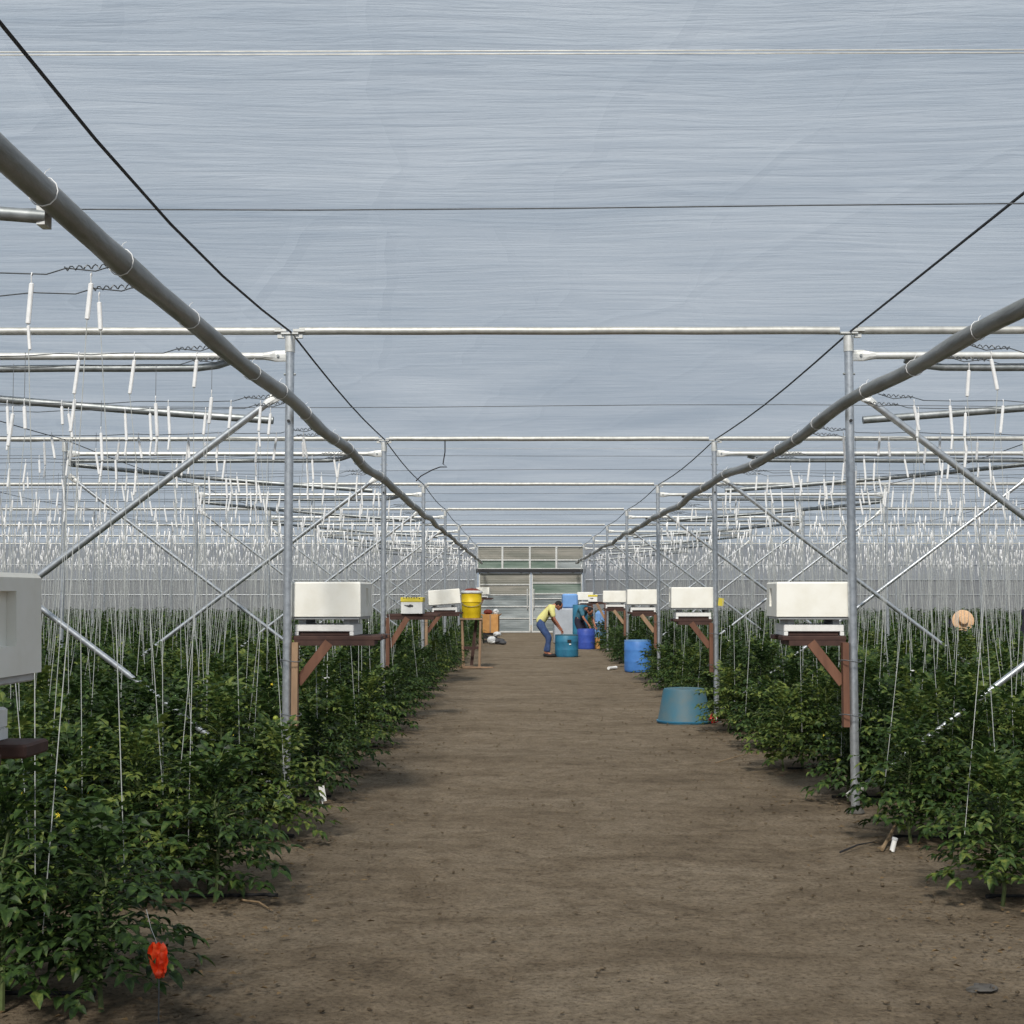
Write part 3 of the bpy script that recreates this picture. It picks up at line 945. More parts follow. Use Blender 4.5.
for i, (x, y, a, l) in enumerate(((0.05, -0.32, 8, 0.62), (0.28, -0.24, -20, 0.45), (-0.12, -0.26, 30, 0.4))):
    tag(MB().box((c.x + x, YD + y, 0.02 + 0.012 * i), (l, 0.07, 0.022), Euler((0, 0, R(a))).to_matrix(), 0.004).build('scrap_board', M['wood_pale']), ['long scrap board lying flat at the foot of the drum stand', 'short scrap board jutting out onto the path by the drum stand', 'scrap board angled under the drum stand legs'][i], 'board', 'scrap boards')

# cardboard box on a crate and the sacks at its foot
YB = 46.0
c = W(491, 631, YB)
o = thing('dark_crate', 'black crate under the brown cardboard box near the gate', 'crate', (c.x - 0.03, YB + 0.1, 0))
m = MB()
for z in (0.06, 0.19, 0.30):
    m.box((0, -0.17, z), (0.46, 0.02, 0.07)).box((0, 0.17, z), (0.46, 0.02, 0.07)).box((-0.23, 0, z), (0.02, 0.36, 0.07)).box((0.23, 0, z), (0.02, 0.36, 0.07))
m.build('crate_slats', M['black'], o)
m = MB()
for x in (-0.22, 0.22):
    for y in (-0.16, 0.16):
        m.box((x, y, 0.17), (0.03, 0.03, 0.34))
m.build('corner_frame', M['black'], o)
zc_ = 0.345
o = thing('cardboard_box', 'brown cardboard box standing on the black crate near the gate', 'box', (c.x, YB + 0.08, zc_), R(-6))
MB().box((0, 0, 0.31), (0.52, 0.40, 0.62), None, 0.006).build('box_body', M['card'], o)
for x, a in ((-0.30, 35), (0.30, -40)):
    MB().box((x, 0, 0.60), (0.12, 0.38, 0.008), Euler((0, R(a), 0)).to_matrix()).build('box_flap', M['card'], o)
MB().box((0, -0.202, 0.31), (0.05, 0.004, 0.60)).build('tape_strip', M['wood_pale'], o)
tag(MB().blob((c.x - 0.10, YB + 0.05, zc_ + 0.70), (0.15, 0.14, 0.085), 14, 8, 0.10, None, 3).build('cloth_bundle', M['brownred']), 'dark red bundle lying on top of the brown cardboard box', 'bundle')
tag(MB().blob((c.x + 0.16, YB + 0.05, zc_ + 0.70), (0.10, 0.12, 0.10), 14, 8, 0.14, None, 5).build('paper_bag', M['sack']), 'white paper bag on top of the brown cardboard box', 'bag')
for i, (px, py, rx, rz_, mt, lb) in enumerate(((492, 636, 0.17, 0.13, 'sack', 'crumpled white sack at the foot of the crate'), (499, 638, 0.20, 0.10, 'darkgrey', 'dark grey sack on the ground beyond the crate'), (497, 634, 0.13, 0.08, 'sack', 'small white sack on top of the dark sack'), (503, 640, 0.12, 0.07, 'darkgrey', 'small dark sack lying on the path by the crate'))):
    p = W(px, py, 45.0 - 0.4 * (i == 3))
    tag(MB().blob((p.x, p.y, max(rz_, p.z if i == 2 else rz_ * 0.96)), (rx, 0.15, rz_), 16, 9, 0.10, None, 20 + i).build('sack', M[mt]), lb, 'sack', 'sacks by the crate')

# small litter
p = W(612, 667, 29.8)
o = thing('white_tube', 'short white tube lying on the path before the bright blue drum', 'tube', (p.x, 29.8, 0.035), R(58))
MB().tube([(-0.16, 0, 0), (0.16, 0, 0)], 0.034, 12).build('tube_body', M['white'], o, True)
MB().tube([(0.14, 0, 0), (0.185, 0, 0)], 0.037, 12).build('tube_cap', M['bobbin'], o, True)
p = W(713, 721, 17.3)
o = thing('red_rag', 'crumpled red plastic rag at the foot of the second path post, blue tub side', 'rag', (p.x, 17.25, 0.05))
m = MB().blob((0, 0, 0.02), (0.062, 0.05, 0.052), 12, 8, 0.25, None, 9)
m.build('rag_body', M['red'], o)
MB().blob((0.02, -0.045, 0.02), (0.018, 0.01, 0.03), 8, 6, 0.2, None, 2).build('pale_patch', M['white'], o)
p = W(632, 783, 10)
# orange-red ribbon tied at the first bed, yellow drum side
p = W(157, 943, 5.08)
o = thing('orange_ribbon', 'bright orange-red plastic ribbon hanging at the end of the first bed', 'ribbon', p)
rr = random.Random(2)
vs, fs = [], []
nu, nv = 7, 12
for j in range(nv + 1):
    t = j / nv
    for i in range(nu + 1):
        u = i / nu - 0.5
        wd = 0.062 * (0.5 + 0.9 * math.sin(PI * min(1, t * 0.9 + 0.12)))
        vs.append((u * wd + 0.014 * t + rr.uniform(-0.004, 0.004), 0.016 * math.sin(u * 16 + t * 5) + rr.uniform(-0.004, 0.004), -0.135 * t + rr.uniform(-0.003, 0.003)))
for j in range(nv):
    for i in range(nu):
        fs.append((j * (nu + 1) + i, j * (nu + 1) + i + 1, (j + 1) * (nu + 1) + i + 1, (j + 1) * (nu + 1) + i))
MB().add(vs, fs).build('ribbon_body', M['orange'], o, True)
o.scale = (0.88, 0.88, 0.92)
MB().blob((0.012, -0.004, -0.118), (0.016, 0.015, 0.018), 10, 7, 0.15, None, 1).build('knot', M['orange'], o)
MB().tube([(0, 0, 0), (-0.03, 0.02, 0.05), (-0.06, 0.05, 0.12)], 0.0015, 4).build('string', M['thinwire'], o)
MB().tube([(0.01, 0, -0.12), (0.012, 0.0, -(p.z) + 0.005)], 0.003, 4).build('wire_stake', M['thinwire'], o)

g = W(328, 790, 10.9)
o = thing('plant_tag', 'white plastic tag poking up at the path edge near the first post, yellow drum side', 'tag', (g.x, 10.6, 0), R(20))
MB().box((0, 0, 0.09), (0.045, 0.004, 0.12), Euler((0, R(-10), 0)).to_matrix()).build('tag_plate', M['white'], o)
MB().box((0, 0, 0.02), (0.008, 0.006, 0.05)).build('tag_stake', M['white'], o)
g = W(894, 848, 8.7)
o = thing('white_pipe_end', 'short white pipe stub standing in the dirt behind the first post, blue tub side', 'pipe stub', (g.x, 8.75, 0))
MB().tube([(0, 0, 0), (0.02, 0, 0.075)], 0.016, 10).build('pipe_body', M['white'], o, True)
MB().tube([(0.018, 0, 0.07), (0.022, 0, 0.085)], 0.019, 10).build('pipe_rim', M['foam_grey'], o, True)
g = W(982, 980, 5.7)
o = tag(MB().blob((g.x, g.y, 0.01), (0.062, 0.035, 0.018), 10, 6, 0.3, None, 6).build('dark_stone', M['stone']), 'flat dark stone lying on the path, low beside the picture corner', 'stone')
# dry sticks
for i, (a, b, lab) in enumerate((((882, 846, 8.75), (903, 812, 9.35), 'pale dry stick leaning up behind the first post, blue tub side'), ((840, 851, 8.65), (874, 838, 9.0), 'dark dry twig flat on the dirt beside the first post, blue tub side'), ((880, 845, 8.8), (896, 838, 8.95), 'short dry stick touching the white pipe stub'), ((716, 760, 13.2), (758, 748, 14.1), 'long thin dry stalk lying at the edge of the third bed, blue tub side'), ((240, 893, 7.3), (272, 905, 7.05), 'pale crooked root on the dirt at the second bed end, yellow drum side'), ((715, 716, 17.9), (728, 704, 18.6), 'pale split stick leaning by the second post, blue tub side'))):
    A, B = W(*a), W(*b)
    A.z = max(A.z, 0.01) if i not in (1, 3, 4) else 0.012
    B.z = 0.014 if i in (1, 3, 4) else max(B.z, 0.02)
    if i in (0, 2, 5):
        A.z = 0.01
        B.z = (0.14, 0.05, 0.16)[i // 2 if i < 5 else 2]
    mid = A.lerp(B, 0.5) + Vector((0.01, 0.03, 0.008))
    tag(MB().tube([A, mid, B], [0.012, 0.010, 0.006] if i in (0, 5) else [0.006, 0.005, 0.003], 6).build('dry_stick', M['wire' if i == 1 else 'twig']), lab, 'stick', 'dry sticks')

# fallen leaf scraps, clods: uncountable litter at the bed edges
m = MB()
rr = random.Random(77)
for i in range(1500):
    s = rr.choice((-1, 1))
    y = 5.0 + 14 * rr.random() ** 1.5
    e = -1.25 if s < 0 else 2.15
    x = e - s * abs(rr.gauss(0, 0.30)) + s * rr.uniform(0, 0.9)
    sz = rr.uniform(0.008, 0.026)
    a = rr.uniform(0, 2 * PI)
    ca, sa = math.cos(a) * sz, math.sin(a) * sz
    z = 0.016
    m.add([(x - ca, y - sa, z), (x + sa * 0.4, y - ca * 0.4, z + sz * rr.uniform(0, 0.5)), (x + ca, y + sa, z), (x - sa * 0.4, y + ca * 0.4, z + sz * rr.uniform(0, 0.5))], [(0, 1, 2, 3)])
tag(m.build('leaf_litter', simple('dry_leaf_scrap', srgb(120, 98, 66), srgb(58, 48, 36), 0.9, 0, 3, 0)), 'dry leaf scraps strewn along the bed edges', None, None, 'stuff')
m = MB()
for i in range(900):
    y = 4.6 + 16 * rr.random() ** 1.4
    x = rr.uniform(-1.5, 2.7)
    sz = rr.uniform(0.004, 0.013)
    m.blob((x, y, 0.012), (sz * rr.uniform(0.8, 1.5), sz, sz * 0.7), 5, 3, 0.25, None, i)
tag(m.build('pebbles', M['soil']), 'small clods of soil scattered over the path', None, None, 'stuff')

# black drip tape along the front of the nearer beds
BEDS = [5.6 + 1.8 * i for i in range(29)]
for i in range(12):
    for s in (-1, 1):
        if i == 0 and s == 1:
            continue
        y = BEDS[i] - 0.02
        a = -1.18 if s < 0 else 2.52
        if s < 0:
            a = [-1.75, -1.34][i] if i < 2 else -1.55
        b = a + s * (1.5 + 0.38 * y * 0.9)
        pts = [(a + (b - a) * t / 14, y + 0.02 * math.sin(t * 2.3 + i), 0.017 + 0.004 * math.sin(t * 3.1)) for t in range(15)]
        o = thing('drip_tape', f'black drip tape on the soil along the {ORD[i + 1 if s < 0 else i]} bed, {SIDE[s]}', 'drip tape', (0, 0, 0), 0, 'drip tapes')
        MB().tube(pts, 0.009, 6).build('tape_body', M['pipe_black'], o)
        MB().tube([pts[0], (a - s * 0.05, y, 0.017)], 0.012, 6).build('tape_clip', M['pipe_black'], o)


# ------------------------------------------------------------------ tomato plants
def leaflet(m, base, d, n, L, Wd, droop, lobes):
    """one folded leaflet: two halves meeting at a midrib"""
    side = d.cross(n).normalized()
    tip = base + d * L - n * droop * L
    mid1 = base + d * L * 0.35 + n * 0.02 * L
    up = n * 0.16 * Wd
    if lobes:
        mid2 = base + d * L * 0.68 - n * droop * L * 0.4
        vs = [base, mid1 + side * Wd * 0.5 + up, mid2 + side * Wd * 0.36 + up, tip, mid2 - side * Wd * 0.36 + up, mid1 - side * Wd * 0.5 + up, mid1 * 0.5 + mid2 * 0.5]
        m.add(vs, [(0, 1, 6), (1, 2, 6), (2, 3, 6), (3, 4, 6), (4, 5, 6), (5, 0, 6)])
    else:
        vs = [base, mid1 + side * Wd * 0.5 + up, tip, mid1 - side * Wd * 0.5 + up]
        m.add(vs, [(0, 1, 2), (0, 2, 3)])


def foliage(seed, H, Rad, nl, nleaf, lobes, big, zlo=0.14):
    rr = random.Random(seed)
    m = MB()
    for i in range(nl):
        t = (i + rr.random()) / nl
        z = H * (zlo + (0.97 - zlo) * t)
        az = i * 2.39996 + rr.uniform(-0.5, 0.5)
        L = Rad * rr.uniform(0.75, 1.15) * (1.0 - 0.45 * max(0, t - 0.7) / 0.3)
        rise = rr.uniform(0.1, 0.8) + 2.2 * max(0, t - 0.7) / 0.3
        dirv = Vector((math.cos(az), math.sin(az), rise)).normalized()
        p = Vector((rr.uniform(-0.03, 0.03), rr.uniform(-0.03, 0.03), z))
        n = max(3, nleaf)
        pts = []
        d = dirv.copy()
        step = L / n
        for q in range(n + 1):
            pts.append(p.copy())
            d = (d + Vector((0, 0, -0.62 / n * rr.uniform(0.7, 1.4)))).normalized()
            p = p + d * step
        if lobes:
            m.tube(pts, [0.004 * (1 - 0.7 * q / n) for q in range(n + 1)], 3, False)
        for q in range(1, n + 1):
            dd = (pts[q] - pts[q - 1]).normalized()
            side = dd.cross(Vector((0, 0, 1)))
            if side.length < 0.05:
                side = Vector((1, 0, 0))
            side.normalize()
            nn = side.cross(dd).normalized()
            if nn.z < 0:
                nn = -nn
            s_ = big * rr.uniform(0.75, 1.2) * (0.75 + 0.35 * q / n)
            if q == n:
                leaflet(m, pts[q], dd, nn, s_ * 1.25, s_ * 0.66, rr.uniform(0.1, 0.4), lobes)
            for sg in (-1, 1):
                if q == n and not lobes:
                    continue
                tw = (nn + side * rr.uniform(-0.5, 0.5) + dd * rr.uniform(-0.3, 0.3)).normalized()
                dl = (side * sg * 0.9 + dd * 0.55 + Vector((0, 0, rr.uniform(-0.35, 0.1)))).normalized()
                tw = (tw - dl * tw.dot(dl)).normalized()
                leaflet(m, pts[q] - dd * step * 0.3 * (sg + 1) / 2, dl, tw, s_, s_ * 0.58, rr.uniform(0.05, 0.45), lobes)
    return m


def stem_mesh(seed, H):
    rr = random.Random(seed)
    pts = [(rr.uniform(-0.015, 0.015), rr.uniform(-0.015, 0.015), H * 0.93 * i / 6) for i in range(7)]
    pts[0] = (0, 0, 0)
    m = MB().tube(pts, [0.011 - 0.001 * i for i in range(7)], 6)
    for i in range(4):
        z = H * (0.3 + 0.15 * i)
        a = rr.uniform(0, 6.28)
        m.tube([(0, 0, z), (0.06 * math.cos(a), 0.06 * math.sin(a), z + 0.05), (0.13 * math.cos(a), 0.13 * math.sin(a), z + 0.07)], [0.006, 0.005, 0.003], 4)
    return m.mesh('stem', M['stem'])


NV = 9
PH = 0.87
FULL = [(foliage(100 + i, PH * rnd.uniform(0.88, 1.10), 0.35, 84, 5, True, 0.055).mesh('foliage', M['leaf']), stem_mesh(200 + i, PH)) for i in range(NV)]
END = [(foliage(300 + i, 0.62 * rnd.uniform(0.93, 1.08), 0.34, 62, 5, True, 0.056, 0.16).mesh('foliage', M['leaf']), stem_mesh(400 + i, 0.62)) for i in range(6)]
LOWV = [foliage(500 + i, PH * rnd.uniform(0.86, 1.10), 0.25, 34, 4, False, 0.078) for i in range(6)]
LOWE = [foliage(600 + i, 0.64 * rnd.uniform(0.95, 1.08), 0.34, 28, 4, False, 0.082, 0.16) for i in range(4)]
VLOW = [foliage(700 + i, PH * rnd.uniform(0.86, 1.10), 0.25, 20, 3, False, 0.115, 0.4) for i in range(6)]
me_tom = MB().blob((0, 0, 0), (0.021, 0.021, 0.019), 12, 8).mesh('tomato', M['tomato'], True)
fl = MB()
for j in range(5):
    a = 2 * PI * j / 5
    fl.add([(0, 0, 0), (0.010 * math.cos(a - 0.4), 0.010 * math.sin(a - 0.4), 0.004), (0.020 * math.cos(a), 0.020 * math.sin(a), -0.003), (0.010 * math.cos(a + 0.4), 0.010 * math.sin(a + 0.4), 0.004)], [(0, 1, 2, 3)])
me_flower = fl.mesh('blossom', M['flower'])

plants = []
SP = 0.37
pr_ = random.Random(31)
for b, yb in enumerate(BEDS):
    for s in (-1, 1):
        if b == 0 and s == 1:
            continue
        x_lim = (0.382 if s < 0 else 0.372) * yb + 1.6
        start = 1.58 if s < 0 else 2.46
        if s > 0 and b in (2, 3):
            start = (2.56, 2.52)[b - 2]
        if s > 0 and b in (12, 13):
            start = 2.95
        if b == 0:
            start = 1.68
        n = int((min(x_lim, 24.4) - start) / SP) + 1
        for ln in (0, 1):
            y0_ = yb + (-0.16 if ln == 0 else 0.16)
            for i in range(n):
                x = s * (start + SP * i + (0.14 if ln else 0) + pr_.uniform(-0.06, 0.06))
                y = y0_ + pr_.uniform(-0.05, 0.05)
                rz = pr_.uniform(0, 2 * PI)
                sc = pr_.uniform(0.92, 1.08)
                q = project(x, y, 0.6)
                inv = q is not None and -25 < q[0] < 1049
                score = (1.0 if i == 0 else 0.55 if i == 1 else 0.33) / y ** 2
                if s > 0 and b in (13, 14) and abs(x - 10.3 * y / 31.7) < 0.42:
                    continue
                plants.append(dict(b=b, s=s, ln=ln, i=i, x=x, y=y, rz=rz, sc=sc, inv=inv, score=score))
vis = sorted([p for p in plants if p['inv']], key=lambda p: -p['score'])
chosen = set(id(p) for p in vis[:300])
rest_v, rest_f = [], []
nb = 0
acc_v, acc_f = [], []


def np_mesh(m):
    V = np.array(m.v, dtype=np.float32)
    tri = [f for f in m.f]
    T = []
    for f in tri:
        for q in range(1, len(f) - 1):
            T.append((f[0], f[q], f[q + 1]))
    return V, np.array(T, dtype=np.int32)


NL, NLE, NVL = [np_mesh(m) for m in LOWV], [np_mesh(m) for m in LOWE], [np_mesh(m) for m in VLOW]
vt = 0
for n_, p in enumerate(plants):
    if id(p) in chosen:
        continue
    if p['i'] == 0:
        V, T = NLE[n_ % len(NLE)]
    elif p['y'] > 27 and p['i'] > 2:
        V, T = NVL[n_ % len(NVL)]
    else:
        V, T = NL[n_ % len(NL)]
    c_, s_ = math.cos(p['rz']), math.sin(p['rz'])
    Rm = np.array([[c_, s_, 0], [-s_, c_, 0], [0, 0, 1]], dtype=np.float32) * p['sc']
    acc_v.append(V @ Rm + np.array([p['x'], p['y'], 0.0], dtype=np.float32))
    acc_f.append(T + vt)
    vt += len(V)


def tri_object(name, Vs, Ts, mat):
    V = np.concatenate(Vs)
    T = np.concatenate(Ts)
    me = bpy.data.meshes.new(name)
    me.vertices.add(len(V))
    me.vertices.foreach_set('co', V.ravel())
    me.loops.add(len(T) * 3)
    me.loops.foreach_set('vertex_index', T.ravel())
    me.polygons.add(len(T))
    me.polygons.foreach_set('loop_start', np.arange(0, len(T) * 3, 3, dtype=np.int32))
    me.update(calc_edges=True)
    me.materials.append(mat)
    o = bpy.data.objects.new(name, me)
    COL.objects.link(o)
    return o


tag(tri_object('tomato_foliage', acc_v, acc_f, M['leaf']), 'mass of more distant tomato plants filling the beds on both sides', None, None, 'stuff')

for n_, p in enumerate(plants):
    if id(p) not in chosen:
        continue
    bed = p['b'] + (1 if p['s'] < 0 else 0)
    if p['i'] == 0:
        lab = f"low bushy tomato plant at the path end, {'rear' if p['ln'] else 'front'} line of {ORD[bed]} bed, {SIDE[p['s']]}"
    else:
        lab = f"{ORD[p['i'] + 1]} tomato plant from the path, {'rear' if p['ln'] else 'front'} line of {ORD[bed]} bed, {SIDE[p['s']]}"
    t = thing('tomato_plant', lab, 'plant', (p['x'], p['y'], 0), p['rz'], f"tomato plants on the {SIDE[p['s']]}")
    t.scale = (p['sc'],) * 3
    fo, st = (END[n_ % len(END)] if p['i'] == 0 and not (p['s'] > 0 and p['b'] == 2 and p['ln'] == 1) else FULL[n_ % NV])
    part('foliage', fo, t)
    part('stem', st, t)
    if p['y'] < 11 and pr_.random() < 0.55:
        H = 0.62 if p['i'] == 0 else PH
        for _ in range(pr_.choice((1, 1, 2))):
            a, rad = pr_.uniform(0, 6.28), pr_.uniform(0.10, 0.24)
            f_ = part('tomato', me_tom, t)
            f_.location = (rad * math.cos(a), rad * math.sin(a), H * pr_.uniform(0.3, 0.75))
        for _ in range(2):
            a, rad = pr_.uniform(0, 6.28), pr_.uniform(0.16, 0.30)
            f_ = part('blossom', me_flower, t)
            f_.location = (rad * math.cos(a), rad * math.sin(a), H * pr_.uniform(0.55, 1.0))
            f_.rotation_euler = (R(60), 0, a + PI / 2)
            f_.scale = (0.62,) * 3

# ------------------------------------------------------------------ crop wires and twine with white bobbins
WZ = 2.90
for b, yb in enumerate(BEDS):
    if yb > 27:
        break
    for s in (-1, 1):
        for ln, dy in ((0, -0.18), (1, 0.18)):
            xa = s * (1.60 if s < 0 else 2.37)
            xb = s * min(24.8, 0.40 * yb + 3)
            n = 24
            pts = [Vector((xa, yb + dy, WZ + 0.04)), Vector((xa + s * 0.10, yb + dy - 0.01, WZ + 0.005)), Vector((xa + s * 0.22, yb + dy, WZ + 0.02)), Vector((xa + s * 0.30, yb + dy, WZ - 0.005))]
            pts += [Vector((xa + s * 0.35 + (xb - xa - s * 0.35) * t / n, yb + dy, WZ - 0.03 * math.sin(PI * t / n) + 0.006 * math.sin(t * 2.2 + b))) for t in range(1, n + 1)]
            o = thing('crop_wire', f"thin crop wire over the {'rear' if ln else 'front'} line of bed {ORD[b + (1 if s < 0 else 0)]}, {SIDE[s]}", 'wire', (0, 0, 0), 0, 'crop wires over the beds')
            MB().tube(pts, 0.0028, 4).build('wire_strand', M['thinwire'], o)
            coil = [Vector((xa + s * (0.03 + 0.20 * t / 30), yb + dy + 0.008 * math.cos(t * 1.3), WZ + 0.03 - 0.012 * t / 30 + 0.009 * math.sin(t * 1.3))) for t in range(31)]
            MB().tube(coil, 0.003, 4).build('twisted_end', M['thinwire'], o)

# bobbin meshes: a narrow wound strip hooked over the wire
BOB = []
for i in range(6):
    rr = random.Random(900 + i)
    L = rr.uniform(0.12, 0.19)
    tl = rr.uniform(-0.22, 0.22)
    m = MB()
    m.box((math.sin(tl) * L / 2, 0, -0.03 - math.cos(tl) * L / 2), (0.019, 0.012, L), Euler((0, -tl, 0)).to_matrix(), 0.004)
    if i in (2, 5):
        e = Vector((math.sin(tl) * L, 0, -0.03 - math.cos(tl) * L))
        t2 = -tl * 1.4
        m.box(e + Vector((math.sin(t2) * 0.06, 0, -0.055)), (0.013, 0.010, 0.10), Euler((0, -t2, 0)).to_matrix(), 0.003)
    m.tube([(0, 0.006, 0.0), (0, 0.0, 0.012), (0, -0.006, 0.0), (0, 0, -0.04)], 0.0025, 4)
    BOB.append((m.mesh('bobbin', M['bobbin']), m, L, tl))

strings = []
sr = random.Random(55)
for p in plants:
    yb = BEDS[p['b']]
    yw = yb + (0.18 if p['ln'] else -0.18)
    xa = 1.72 if p['s'] < 0 else 2.5
    x = p['s'] * max(xa, abs(p['x']) + sr.uniform(-0.12, 0.12))
    z = WZ - 0.01 - (sr.uniform(0.05, 0.28) if sr.random() < 0.3 else 0)
    q = project(x, yw, WZ - 0.1)
    inv = q is not None and -8 < q[0] < 1032
    H = 0.35 if p['i'] == 0 else 0.55
    strings.append(dict(p=p, x=x, y=yw, z=z, inv=inv, fx=p['x'] + sr.choice((-1, 1)) * sr.uniform(0.02, 0.22), fy=p['y'] + sr.uniform(-0.08, 0.05), fz=H * sr.uniform(0.85, 1.1), v=sr.randrange(6)))
svis = sorted([q for q in strings if q['inv']], key=lambda q: q['y'])
# the two lines of the first beds carry fewer strings
sch = set(id(q) for q in svis[:300])
acc_v, acc_f, vt = [], [], 0
av2, af2, vt2 = [], [], 0
BN = [np_mesh(b_[1]) for b_ in BOB]
for q in strings:
    bm_, mb_, L, tl = BOB[q['v']]
    e = Vector((math.sin(tl) * L, 0, -0.03 - math.cos(tl) * L))
    top = Vector((q['x'], q['y'], q['z']))
    foot = Vector((q['fx'], q['fy'], q['fz']))
    if id(q) in sch:
        p = q['p']
        bed = p['b'] + (1 if p['s'] < 0 else 0)
        o = thing('twine_hanger', f"bobbin and twine, {ORD[p['i'] + 1]} from the path, {'rear' if p['ln'] else 'front'} line of {ORD[bed]} bed, {SIDE[p['s']]}", 'plant twine', top, 0, f"hanging twines on the {SIDE[p['s']]}")
        part('bobbin', bm_, o)
        a = e
        c_ = foot - top
        mid = a.lerp(c_, 0.5) + Vector((0.012, 0, 0))
        rad = 0.0019 if q['y'] < 12 else 0.0023
        MB().tube([a, mid, c_], rad, 4, False).build('twine', M['twine'], o)
        if q['z'] < WZ - 0.04:
            MB().tube([(0, 0, 0), (0, 0, WZ - q['z'])], 0.002, 3, False).build('hook_wire', M['thinwire'], o)
    elif q['inv'] or abs(q['x']) < 0.42 * q['y'] + 1:
        if q['y'] > 36 and sr.random() < 0.25:
            continue
        V, T = BN[q['v']]
        acc_v.append(V * np.array([1.1, 1, 1], dtype=np.float32) + np.array(top, dtype=np.float32))
        acc_f.append(T + vt)
        vt += len(V)
        mm = MB().tube([top + e, foot], 0.0027, 3, False)
        V, T = np_mesh(mm)
        av2.append(V)
        af2.append(T + vt2)
        vt2 += len(V)
st = tag(tri_object('distant_bobbins', acc_v, acc_f, M['bobbin']), 'countless small white bobbins hanging over the farther beds', None, None, 'stuff')
st = tag(tri_object('distant_twine', av2, af2, M['twine']), 'countless pale twines hanging down into the farther beds', None, None, 'stuff')

# small white tags clipped on strings among the plants, blue tub side and yellow drum side
for i, (px, py, Y, wh) in enumerate(((911, 671, 12.7, 'below the straw hat'), (975, 646, 19.0, 'below and beyond the straw hat'), (712, 643, 20.5, 'just behind the second post, blue tub side'), (730, 641, 21.5, 'a little outward of the second post, blue tub side'), (327, 678, 13.5, 'under the first foam box, yellow drum side'), (760, 652, 18.5, 'beyond the first foam box, blue tub side'))):
    p = W(px, py, Y)
    o = thing('plant_clip', f'small white clip among the leaves {wh}', 'clip', p, 0, 'white clips among the plants')
    MB().box((0, 0, 0), (0.065, 0.02, 0.014), Euler((0, R(12 if i % 2 else -8), 0)).to_matrix(), 0.004).build('clip_body', M['white'], o)
    MB().tube([(0, 0.02, 0.25), (0, 0.012, 0), (0, 0.02, -max(0.2, p.z - 0.4))], 0.003, 4).build('string', M['twine'], o)


# ------------------------------------------------------------------ people
def skinned(name, V, E, Rr, mat, parent=None, root=0, sub=2):
    me = bpy.data.meshes.new(name)
    me.from_pydata([tuple(v) for v in V], E, [])
    o = bpy.data.objects.new(name, me)
    COL.objects.link(o)
    sk = o.modifiers.new('skin', 'SKIN')
    sk.use_smooth_shade = True
    for i, r in enumerate(Rr):
        sv = me.skin_vertices[0].data[i]
        rr = r if isinstance(r, tuple) else (r, r)
        sv.radius = rr
        sv.use_root = (i == root)
    ss = o.modifiers.new('sub', 'SUBSURF')
    ss.levels = sub
    ss.render_levels = sub
    dg = bpy.context.evaluated_depsgraph_get()
    me2 = bpy.data.meshes.new_from_object(o.evaluated_get(dg))
    me2.name = name
    bpy.data.objects.remove(o)
    me2.materials.clear()
    me2.materials.append(mat)
    me2.polygons.foreach_set('use_smooth', [True] * len(me2.polygons))
    o = bpy.data.objects.new(name, me2)
    COL.objects.link(o)
    if parent:
        o.parent = parent
    return o


def new_skin_layer(me):
    pass


